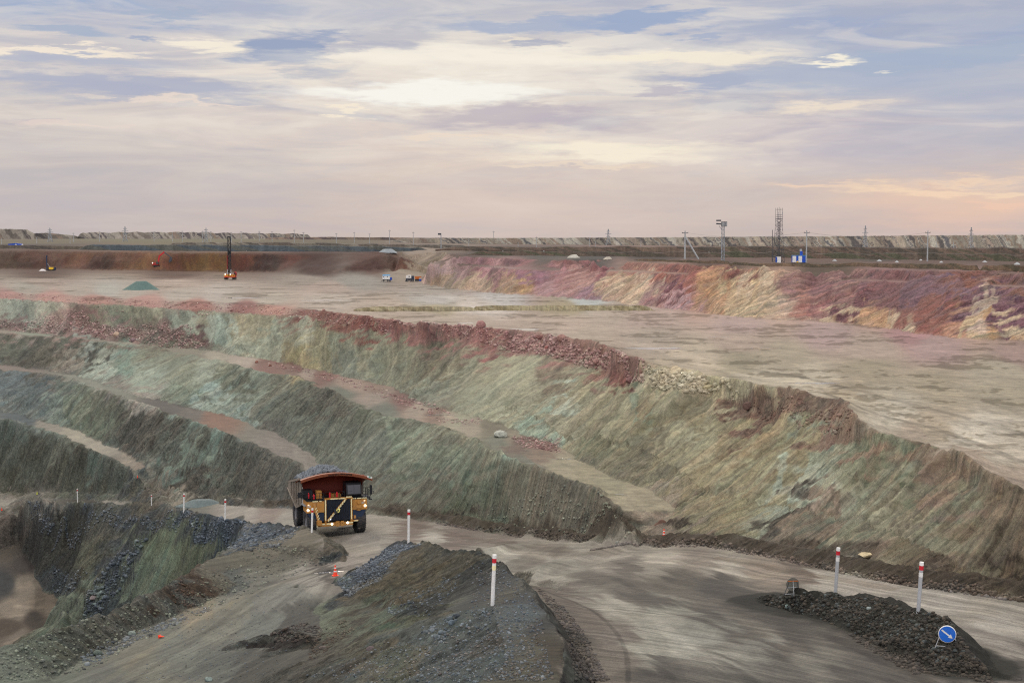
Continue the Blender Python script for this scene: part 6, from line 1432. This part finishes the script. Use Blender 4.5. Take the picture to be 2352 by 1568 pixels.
# ------------------------------------------------------------------ drill rigs and excavator
def drill_rig():
    p = gpt(527, 643); k = px_h(p, 1)
    T = thing('drill_rig', 'tall mast drill rig with orange red deck and black lattice mast on the wide bench', 'drill rig', p, 0)
    for s_ in (-1, 1):
        b = MB(); b.box(s_ * 9 * k - 4 * k, s_ * 9 * k + 4 * k, 0, 20 * k, 0.2, 5.5 * k, k * 1.2); b.build('track', M['black'], T)
    b = MB(); b.box(-12 * k, 12 * k, -2 * k, 22 * k, 5.6 * k, 7.4 * k); b.box(-11 * k, -3 * k, 2 * k, 20 * k, 7.4 * k, 12.5 * k, .3 * k); b.box(-1.5 * k, 8.5 * k, 4 * k, 20 * k, 7.4 * k, 12 * k, .3 * k); b.build('deck', M['deck'], T)
    b = MB()
    for z in (9.5, 11.5): b.bar((-12 * k, -2 * k, z * k), (12 * k, -2 * k, z * k), .22 * k, 5)
    for x in (-12, -8, -4, 0, 4, 8, 12): b.bar((x * k, -2 * k, 7.4 * k), (x * k, -2 * k, 11.5 * k), .22 * k, 5)
    b.build('handrail', M['yellow'], T)
    b = MB(); b.prism([(9.5 * k, 6 * k), (14 * k, 8 * k), (15.5 * k, 15 * k), (13 * k, 19 * k), (9.5 * k, 17 * k)], 'Y', 2 * k, 10 * k); c = b.build('cab', M['dred'], T)
    b = MB(); b.box(10.2 * k, 13.5 * k, 1.7 * k, 1.95 * k, 11 * k, 16 * k); b.build('cab_window', M['glass'], c)
    b = MB()
    for x in (-3.2, 3.2):
        for y in (0, 5): b.bar((x * k, y * k, 7 * k), (x * k * .92, y * k, 97 * k), .55 * k, 6)
    for i in range(17):
        z0, z1 = (14 + i * 4.9) * k, (14 + (i + 1) * 4.9) * k; s_ = 1 if i % 2 else -1
        for y in (0, 5): b.bar((-3 * k * s_, y * k, z0), (3 * k * s_, y * k, z1), .3 * k, 5)
        b.bar((-3 * k, 0, z1), (3 * k, 0, z1), .3 * k, 5); b.bar((3 * k, 0, z0), (3 * k, 5 * k, z1), .3 * k, 5)
    b.box(-3.6 * k, 3.6 * k, -.6 * k, 5.6 * k, 95.5 * k, 97.5 * k); b.build('mast', M['black'], T)
    b = MB(); b.box(-1.8 * k, 1.8 * k, 1 * k, 4 * k, 58 * k, 66 * k); b.build('rotary_head', M['black'], T)
    b = MB(); b.bar((0, 2.5 * k, 8 * k), (0, 2.5 * k, 60 * k), .7 * k, 8); b.build('drill_pipe', M['dsteel'], T)
    b = MB(); b.bar((-5 * k, 1 * k, 20 * k), (-4.6 * k, 1 * k, 55 * k), .8 * k, 8); b.build('hose', M['dred'], T)
    for s_ in (-1, 1):
        b = MB(); b.bar((s_ * 3.9 * k, -1 * k, 12 * k), (s_ * 3.9 * k, -1 * k, 24 * k), .8 * k, 8); b.build('hydraulic_ram', M['greyp'], T)
    for x in (-9, 2.6):
        b = MB(); b.lathe([(1.0 * k, 0), (.8 * k, -.5 * k), (.02, -.6 * k)], 12, 'Y', (x * k, -2.4 * k, 12.6 * k), cap=False); b.build('work_lamp', M['glow'], T)
drill_rig()
def small_rig():
    p = gpt(112, 621.5); k = px_h(p, 1)
    T = thing('drill_rig', 'small yellow and blue drill rig working below the far red wall', 'drill rig', p, 0)
    b = MB(); b.box(-3 * k, 13 * k, 0, 2.5 * k, 0.1 * k, 2.6 * k, .5 * k); b.build('track', M['black'], T)
    b = MB(); b.box(0, 10 * k, 0, 5 * k, 2.6 * k, 7.5 * k, .4 * k); b.build('body', M['yellow'], T)
    b = MB(); b.box(10.1 * k, 14.5 * k, 0, 5 * k, 1.2 * k, 7.2 * k, .4 * k); b.build('engine_housing', M['navy'], T)
    b = MB(); b.box(-2.5 * k, -0.1 * k, .5 * k, 4 * k, 2.6 * k, 7 * k, .3 * k); b.build('cab', M['glass'], T)
    b = MB(); b.box(-5.8 * k, -3.6 * k, 1 * k, 3 * k, 1 * k, 31 * k); b.box(-6.2 * k, -3.2 * k, .8 * k, 3.2 * k, 30 * k, 33 * k); b.build('mast', M['navy'], T)
    b = MB(); b.bar((-3.6 * k, 2 * k, 16 * k), (2 * k, 2 * k, 7 * k), .5 * k, 6); b.build('mast_ram', M['steel'], T)
small_rig()
def excavator():
    p = gpt(362, 620); k = px_h(p, 1); p.z += 4 * k * 0 
    T = thing('excavator', 'red excavator digging with raised boom at the foot of the far wall', 'excavator', p, 0)
    z0 = 3 * k
    for y in (0, 4):
        b = MB(); b.box(-9 * k, 5 * k, y * k, (y + 2) * k, -1 * k, 2.8 * k, .8 * k); b.build('track', M['black'], T)
    b = MB(); b.box(-12 * k, 2 * k, -.5 * k, 6.5 * k, 3 * k, 9 * k, .6 * k); b.build('upper_body', M['dred'], T)
    b = MB(); b.box(-3 * k, 2.4 * k, -1.2 * k, 2 * k, 5 * k, 11 * k, .3 * k); b.build('cab', M['glass'], T)
    b = MB(); b.beam((1 * k, 3 * k, 8 * k), (3.5 * k, 3 * k, 24 * k), 1.4 * k, 2.6 * k); b.beam((3 * k, 3 * k, 23 * k), (15 * k, 3 * k, 32.5 * k), 1.3 * k, 2.8 * k); b.build('boom', M['red'], T)
    b = MB(); b.beam((13 * k, 3.1 * k, 33 * k), (30 * k, 3.1 * k, 20 * k), 1.2 * k, 2.2 * k); b.build('stick', M['dsteel'], T)
    b = MB(); b.prism([(28 * k, 21 * k), (32 * k, 20 * k), (31 * k, 12 * k), (26 * k, 9 * k), (24.5 * k, 12 * k)], 'Y', 1 * k, 5 * k); b.build('bucket', M['dsteel'], T)
    b = MB(); b.lathe([(1.0 * k, 0), (.8 * k, -.5 * k), (.02, -.6 * k)], 10, 'Y', (-11 * k, -.6 * k, 8 * k), cap=False); b.build('work_lamp', M['glow'], T)
excavator()
# ------------------------------------------------------------------ small vehicles on the wide bench
def wheel_small(T, x, y, r, w, m='tyre'):
    b = MB(); b.lathe([(r * .55, -w / 2), (r * .95, -w / 2), (r, -w * .3), (r, w * .3), (r * .95, w / 2), (r * .55, w / 2)], 20, 'Y', cap=False); t = b.build('wheel', M[m], T); t.location = (x, y, r)
    b = MB(); b.lathe([(.01, -w * .42), (r * .56, -w * .42), (r * .56, w * .42), (.01, w * .42)], 16, 'Y', cap=False); b.build('rim', M['rim'], t)
def trailer():
    p = gpt(888, 647.5); k = px_h(p, 1); T = thing('site_trailer', 'white wagon with pale blue roof and dark blue rear box', 'trailer', p, 0)
    b = MB(); b.box(-9.5 * k, 7.5 * k, 0, 12 * k, 5.2 * k, 16 * k, .5 * k); bd = b.build('body', M['white'], T)
    b = MB(); b.prism([(-9.8 * k, 14.4 * k), (-8.6 * k, 16.3 * k), (6.8 * k, 16.3 * k), (7.8 * k, 14.4 * k), (7.8 * k, 13.9 * k), (-9.8 * k, 13.9 * k)], 'Y', -.35 * k, 12.3 * k); b.build('roof', M['skyb'], T)
    b = MB(); b.box(-8 * k, -6.6 * k, -.12 * k, -.01 * k, 10 * k, 13 * k); b.build('door_window', M['glass'], T)
    b = MB(); b.box(.6 * k, 3 * k, -.12 * k, -.01 * k, 11 * k, 12.8 * k); b.build('window', M['glass'], T)
    b = MB(); b.box(-5.2 * k, -4.9 * k, -.1 * k, -.01 * k, 5.4 * k, 13.6 * k); b.build('door_seam', M['skyb'], T)
    b = MB(); b.box(7.6 * k, 11.6 * k, 1 * k, 11 * k, 4 * k, 10 * k, .3 * k); b.build('rear_box', M['royal'], T)
    b = MB(); b.box(-9 * k, 11 * k, 2 * k, 10 * k, 3.8 * k, 5.1 * k); b.bar((-9 * k, 5 * k, 4 * k), (-14 * k, 5 * k, .4 * k), .35 * k, 6); b.build('chassis', M['black'], T)
    for x in (-7, 2.5, 7.5): wheel_small(T, x * k, .8 * k, 2.1 * k, 1.6 * k)
trailer()
def service_truck():
    p = gpt(941, 647); k = px_h(p, 1); T = thing('service_truck', 'dark truck with a white snub cab parked beside the coloured face', 'truck', p, 0)
    b = MB(); b.prism([(-8.5 * k, 8 * k), (-9.3 * k, 10 * k), (-7.5 * k, 14.5 * k), (-3 * k, 15.5 * k), (3.4 * k, 15 * k), (3.6 * k, 8 * k)], 'Y', 0, 8 * k); cb = b.build('cab', M['white'], T)
    b = MB(); b.box(-2.4 * k, 0 * k, -.12 * k, -.01 * k, 10.5 * k, 13 * k); b.build('side_window', M['glass'], cb)
    b = MB(); b.box(-9 * k, 4 * k, .3 * k, 8 * k, 3 * k, 7.9 * k, .4 * k); b.prism([(-10.5 * k, .4 * k), (-8.6 * k, 6 * k), (-7 * k, 6 * k), (-8 * k, .4 * k)], 'Y', 0, 8 * k); b.build('chassis', M['dsteel'], T)
    b = MB(); b.box(4.2 * k, 9.6 * k, 0, 8 * k, 3 * k, 13.6 * k, .4 * k); b.build('equipment_box', M['navy'], T)
    for x in (-5.2, 2.4, 7.4): wheel_small(T, x * k, -.3 * k, 2.9 * k, 1.8 * k)
    p = gpt(960, 647); T = thing('hopper_wagon', 'rusty orange hopper wagon hitched behind the dark truck', 'wagon', p, 0)
    b = MB(); b.prism([(-8 * k, 12 * k), (8.6 * k, 12 * k), (7 * k, 9.6 * k), (3 * k, 9.4 * k), (1.5 * k, 6 * k), (-6 * k, 6 * k)], 'Y', 0, 8 * k); b.build('hopper', M['rust'], T)
    b = MB(); b.box(-7 * k, 7.5 * k, 1 * k, 7 * k, 3 * k, 5.8 * k); b.build('chassis', M['black'], T)
    b = MB(); b.box(2 * k, 7.8 * k, .4 * k, 6 * k, 1.4 * k, 5.9 * k, .3 * k); b.build('tank', M['royal'], T)
    for x in (-4.5, 0): wheel_small(T, x * k, .2 * k, 2.1 * k, 1.6 * k)
service_truck()
# ------------------------------------------------------------------ masts, towers, cabins on the plain
def lattice(b, z0, z1, w0, w1, n, r, horiz=True, core=0):
    for i in range(n):
        za, zb = z0 + (z1 - z0) * i / n, z0 + (z1 - z0) * (i + 1) / n; wa, wb = w0 + (w1 - w0) * i / n, w0 + (w1 - w0) * (i + 1) / n
        ca = [(-wa, -wa), (wa, -wa), (wa, wa), (-wa, wa)]; cb_ = [(-wb, -wb), (wb, -wb), (wb, wb), (-wb, wb)]
        for j in range(4):
            a, a2, c, c2 = ca[j], ca[(j + 1) % 4], cb_[j], cb_[(j + 1) % 4]
            b.bar((*a, za), (*c, zb), r, 5)
            if i % 2: b.bar((*a, za), (*c2, zb), r * .7, 4)
            else: b.bar((*a2, za), (*c, zb), r * .7, 4)
            if horiz: b.bar((*c, zb), (*c2, zb), r * .7, 4)
def comm_tower():
    p = gpt(1788, 603); k = px_h(p, 1); T = thing('lattice_tower', 'tall lattice communications tower with open frame platform at its top', 'tower', p, 0.15)
    b = MB(); lattice(b, 0, 28 * k, 10.5 * k, 9 * k, 2, .42 * k); lattice(b, 28 * k, 92 * k, 9 * k, 5.8 * k, 7, .36 * k); lattice(b, 92 * k, 98 * k, 5.8 * k, 6.0 * k, 1, .4 * k)
    for i in range(2):
        z0, z1 = i * 14 * k, (i + 1) * 14 * k
        for s_ in (-1, 1): b.bar((-10 * k, s_ * 10 * k, z1), (10 * k, s_ * 10 * k, z0), .32 * k, 4)
    b.build('lattice_frame', M['dsteel'], T)
    b = MB(); lattice(b, 6 * k, 92 * k, 1.8 * k, 1.8 * k, 12, .3 * k); b.build('inner_mast', M['dsteel'], T)
    b = MB()
    for z in (98, 102, 106):
        for a, c in (((-6, -6), (6, -6)), ((6, -6), (6, 6)), ((6, 6), (-6, 6)), ((-6, 6), (-6, -6))): b.bar((a[0] * k, a[1] * k, z * k), (c[0] * k, c[1] * k, z * k), .38 * k, 5)
    b.box(-6 * k, 6 * k, -6 * k, 6 * k, 97.2 * k, 97.7 * k)
    for x, y in ((-6, -6), (6, -6), (6, 6), (-6, 6), (0, 0)): b.bar((x * k, y * k, 97 * k), (x * k, y * k, (122 if x or y else 124) * k), .36 * k, 5)
    b.bar((-6 * k, -6 * k, 118.5 * k), (6 * k, -6 * k, 118.5 * k), .3 * k, 5); b.bar((-6 * k, 6 * k, 118.5 * k), (6 * k, 6 * k, 118.5 * k), .3 * k, 5)
    b.build('platform', M['dsteel'], T)
    b = MB(); b.bar((-1.2 * k, 0, 98 * k), (-1.2 * k, 0, 113 * k), .5 * k, 5); b.box(4.8 * k, 5.8 * k, -6.5 * k, -6 * k, 106 * k, 113 * k); b.build('antenna', M['greyp'], T)
comm_tower()
def flood_mast():
    p = gpt(1660, 601.5); k = px_h(p, 1); T = thing('floodlight_mast', 'lattice floodlight mast with a box platform and lamps facing left', 'light mast', p, 0)
    b = MB(); lattice(b, 0, 82 * k, 3.4 * k, 2.8 * k, 17, .42 * k); b.build('lattice_mast', M['steel'], T)
    b = MB(); b.box(-4.2 * k, 8 * k, -4 * k, 4 * k, 81 * k, 90.5 * k); b.build('platform', M['conc'], T)
    b = MB()
    for x in (-4.3, -1, 2, 5, 8.1): b.bar((x * k, -4.3 * k, 80.5 * k), (x * k, -4.3 * k, 91 * k), .4 * k, 4)
    for z in (80.7, 91): b.bar((-4.3 * k, -4.3 * k, z * k), (8.1 * k, -4.3 * k, z * k), .4 * k, 4)
    b.build('platform_frame', M['dsteel'], T)
    for z in (94, 86.5):
        b = MB(); b.box(-15.5 * k, -4.8 * k, -3 * k, 3 * k, (z - 1.6) * k, (z + 1.4) * k, .5 * k, Matrix.Rotation(0.08 if z < 90 else -0.02, 3, 'Y')); b.build('floodlight', M['dsteel'], T)
    b = MB(); b.bar((-9 * k, 0, 82 * k), (-2.5 * k, 0, 72 * k), .4 * k, 5); b.bar((-5 * k, 0, 91 * k), (-5 * k, 0, 95 * k), .4 * k, 5); b.build('bracket', M['dsteel'], T)
flood_mast()
def cabin():
    p = gpt(1835, 604); k = px_h(p, 1); T = thing('equipment_cabin', 'blue and white equipment cabin with a blue stack on its roof', 'cabin', p, 0)
    b = MB(); b.box(-15 * k, 15 * k, 0, 9 * k, 1 * k, 16.5 * k, .3 * k); bd = b.build('body', M['royal'], T)
    for a, c in ((-14.6, -6.2), (-1, 7)):
        b = MB(); b.box(a * k, c * k, -.2 * k, -.02 * k, 1.6 * k, 15.8 * k); b.build('white_door', M['white'], T)
    b = MB(); b.box(-15.5 * k, 15.5 * k, -.6 * k, 9.5 * k, 16.6 * k, 17.3 * k); b.build('roof', M['skyb'], T)
    b = MB(); b.box(3.2 * k, 8.8 * k, 3 * k, 7 * k, 17.3 * k, 26.5 * k, .3 * k); st = b.build('stack', M['royal'], T)
    b = MB(); b.box(2.6 * k, 7 * k, 3.4 * k, 6.5 * k, 26.5 * k, 31.5 * k); b.build('stack_cap', M['greyp'], st)
    b = MB(); b.box(-15.5 * k, 15.5 * k, -.5 * k, 9.2 * k, 0, .95 * k); b.build('base', M['black'], T)
    p = gpt(1789, 604.5); T = thing('white_cabinet', 'small white cabinet with blue side at the foot of the lattice tower', 'cabinet', p, 0.2)
    b = MB(); b.box(-4 * k, 5 * k, 0, 6 * k, .6 * k, 14 * k, .2 * k); b.build('body', M['white'], T)
    b = MB(); b.box(-5.6 * k, -4.05 * k, 0, 6 * k, 2 * k, 13.5 * k); b.build('side_panel', M['royal'], T)
    b = MB(); b.box(-4.6 * k, 5.2 * k, -.2 * k, 6.2 * k, 0, .55 * k); b.build('base', M['black'], T)
cabin()
def blk(name, label, px, py, w, h, m, cat):
    p = gpt(px, py); k = px_h(p, 1)
    b = MB(); b.prism([(-w / 2 * k, 0), (w / 2 * k, 0), (w * .22 * k, h * .8 * k), (w * .12 * k, h * k), (-w * .12 * k, h * k), (-w * .3 * k, h * .6 * k)], 'Y', 0, w * k * .6)
    o = b.build(name, M[m]); o.location = p; tagged(o, label, cat)
blk('barrier_block', 'small yellow barrier block in front of the blue cabin', 1832, 605, 6, 5, 'yellow', 'barrier')
blk('barrier_block', 'small orange barrier block in front of the blue cabin', 1841, 607, 7, 3.5, 'cone', 'barrier')
blk('marker_plate', 'lime yellow marker standing at the end of the sand windrow', 1074.5, 712.5, 5, 8, 'lime', 'marker')
blk('marker_plate', 'tiny yellow marker at the foot of the lowest rock face', 85, 1137, 4, 6, 'lime', 'marker')
# utility poles
def pole(px, by, ty, label, m='conc', arms=1, strut=None, wr=1.3, group='utility poles across the plain', foot=None, dist=None):
    p = gpt(px, by) if dist is None else at_dist(px, dist)
    d = math.hypot(p.x, p.y); k = d / FPX; H = (by - ty) * k if dist is None else (CZ + (545 - ty) * k - p.z)
    T = thing('utility_pole', label, 'utility pole', p, 0.0, group)
    b = MB(); b.bar((0, 0, -0.3), (0, 0, H), wr * k, 8, w2=wr * k * .7); b.build('shaft', M[m], T)
    if arms:
        b = MB(); b.bar((-3.2 * k * wr, 0, H * .94), (3.2 * k * wr, 0, H * .94), .35 * k * wr, 5)
        for x in (-3, 0, 3): b.bar((x * k * wr, 0, H * .94), (x * k * wr, 0, H * .97 if x else H * 1.02), .3 * k * wr, 5)
        b.build('crossarm', M['dsteel'], T)
    if strut:
        b = MB(); b.bar((0, 0, H * .82), (strut[0] * k, 0, 0), wr * k * .9, 8); b.build('strut', M[m], T)
    return T, Vector((p.x, p.y, p.z + H * .95)), k
t1, w1, k1 = pole(1573, 595, 532, 'concrete pole with a long slanting strut, left of the floodlight mast', strut=(31,), wr=2.2)
t2, w2, k2 = pole(1852, 603, 532, 'concrete pole right beside the blue cabin', wr=1.9)
t3, w3, k3 = pole(2130, 600, 533, 'concrete pole standing alone on the plain at right', wr=1.7)
pole(1773.5, 600, 529, 'thin dark pole just left of the lattice tower', 'dsteel', 0, wr=.8)
def wire(a, b_, r, sag, label):
    n = 24; mb = MB(); pts = [Vector(a).lerp(Vector(b_), i / n) - Vector((0, 0, sag * 4 * (i / n) * (1 - i / n))) for i in range(n + 1)]
    for q, q2 in zip(pts[:-1], pts[1:]): mb.bar(q, q2, r, 4)
    o = mb.build('power_cable', M['dsteel']); tagged(o, label, 'cable'); return o
wire(w1, w2, .02, 1.2, 'power cable sagging from the strutted pole to the cabin pole')
wire(w2, w3, .02, 1.2, 'power cable sagging from the cabin pole to the lone pole')
fp = [(1472, 576, 551), (1406, 576, 566), (1368, 574, 552), (1353.5, 572, 546), (1232.3, 573, 543.6), (1133.8, 558, 531), (1077, 571, 547.7), (949.3, 568, 534), (895, 560, 528.6), (849, 560, 536.7), (813.7, 558, 533.6), (772.5, 559, 536), (697, 557, 533.6),
      (676, 557, 528), (625, 556, 532), (595.5, 554, 531), (554, 556, 532), (531, 556, 534), (484.5, 556, 532), (465, 556, 531), (418.8, 555, 531), (395.8, 555, 534), (353.8, 555, 533), (228.8, 555, 533), (168.8, 556, 536), (161, 560, 548), (84.5, 560, 546), (4, 566, 548), (2151.5, 572, 545), (2190, 574, 556), (1190, 572, 556)]
ORD = ['first', 'second', 'third', 'fourth', 'fifth', 'sixth', 'seventh', 'eighth', 'ninth', 'tenth', 'eleventh', 'twelfth', 'thirteenth', 'fourteenth', 'fifteenth', 'sixteenth', 'seventeenth', 'eighteenth', 'nineteenth', 'twentieth']
def place_word(i, n):
    return (ORD[i] + ' from the left') if i < (n + 1) // 2 else (ORD[n - 1 - i] + ' from the right')
fp.sort()
for i, (x, by, ty) in enumerate(fp):
    pole(x, by, ty, 'thin grey utility pole far across the plain, %s of the row' % place_word(i, len(fp)), 'conc', 1 if x < 1400 else 0, wr=.75, group='thin poles far across the plain')
def pylon(px, by, ty, label, w=5.0):
    p = gpt(px, by); k = px_h(p, 1); H = (by - ty) * k; T = thing('power_pylon', label, 'pylon', p, 0.2, 'lattice power pylons on the skyline')
    b = MB(); lattice(b, 0, H * .45, w * k, w * .42 * k, 4, .34 * k, True); lattice(b, H * .45, H * .97, w * .42 * k, w * .12 * k, 6, .3 * k, False); b.build('lattice_frame', M['steel'], T)
    for f_, a in ((.5, 5.5), (.66, 7.5), (.82, 4.5)):
        b = MB(); b.bar((-a * k, 0, H * f_), (a * k, 0, H * f_), .32 * k, 4); b.bar((-a * k, 0, H * f_), (0, 0, H * (f_ + .06)), .25 * k, 4); b.bar((a * k, 0, H * f_), (0, 0, H * (f_ + .06)), .25 * k, 4); b.build('crossarm', M['steel'], T)
pylon(115, 556, 524, 'lattice pylon near the left edge of the skyline'); pylon(287.5, 555, 520, 'lattice pylon above the dark dumps left of the drill rig'); pylon(473.5, 556, 523, 'lattice pylon just left of the drill rig mast', 4.2)
pylon(1397, 563, 525, 'lattice pylon between the strutted pole and the far ramp'); pylon(1987, 572, 518.5, 'lattice pylon right of the blue cabin'); pylon(2230, 574, 523.5, 'lattice pylon nearest the right edge')
t_, _, _ = pole(1013, 574, 536, 'small floodlight mast above the far ramp', 'steel', 0, wr=1.2, group=None)
kk = 1
b = MB(); g_ = t_.location; kq = px_h(g_, 1); b.box(-7 * kq, 0, -2 * kq, 2 * kq, 34 * kq, 38 * kq, .3 * kq); b.build('floodlight', M['dsteel'], t_)
# white delineator posts beside the plain road
DL = sorted([(1553.5, 586), (1561, 586), (1628.5, 586), (1636, 586), (1703.6, 586), (1709.8, 586.5), (2037, 588), (2135, 589), (2144, 589.5), (2244, 591), (2258.6, 591), (2339, 594), (1249, 580), (905, 575), (1155, 581), (690, 571), (640, 571), (800, 573)])
for i, (x, by) in enumerate(DL):
    p = gpt(x, by); k = px_h(p, 1); b = MB(); b.box(-.75 * k, .75 * k, -.4 * k, .4 * k, -.2 * k, 7 * k if x > 1500 else 4.5 * k); o = b.build('delineator_post', M['white']); o.location = p
    tagged(o, 'small white road post on the dark plain, %s of eighteen' % place_word(i, len(DL)), 'road post', 'white posts along the plain road')
# blue site sheds far left
p = gpt(34, 565); k = px_h(p, 1); T = thing('site_shed', 'long low blue shed with white tents on the plain at far left', 'shed', p)
b = MB(); b.box(-15 * k, 15 * k, 0, 8 * k, 0, 4.5 * k); b.build('wall', M['royal'], T)
b = MB(); b.prism([(-15.5 * k, 4.5 * k), (0, 6 * k), (15.5 * k, 4.5 * k)], 'Y', -.3 * k, 8.3 * k); b.build('roof', M['royal'], T)
for x in (3, 17):
    b = MB(); b.prism([((x - 4) * k, 0), ((x + 4) * k, 0), (x * k, 4 * k)], 'Y', -4 * k, -1 * k); b.build('tent', M['white'], T)
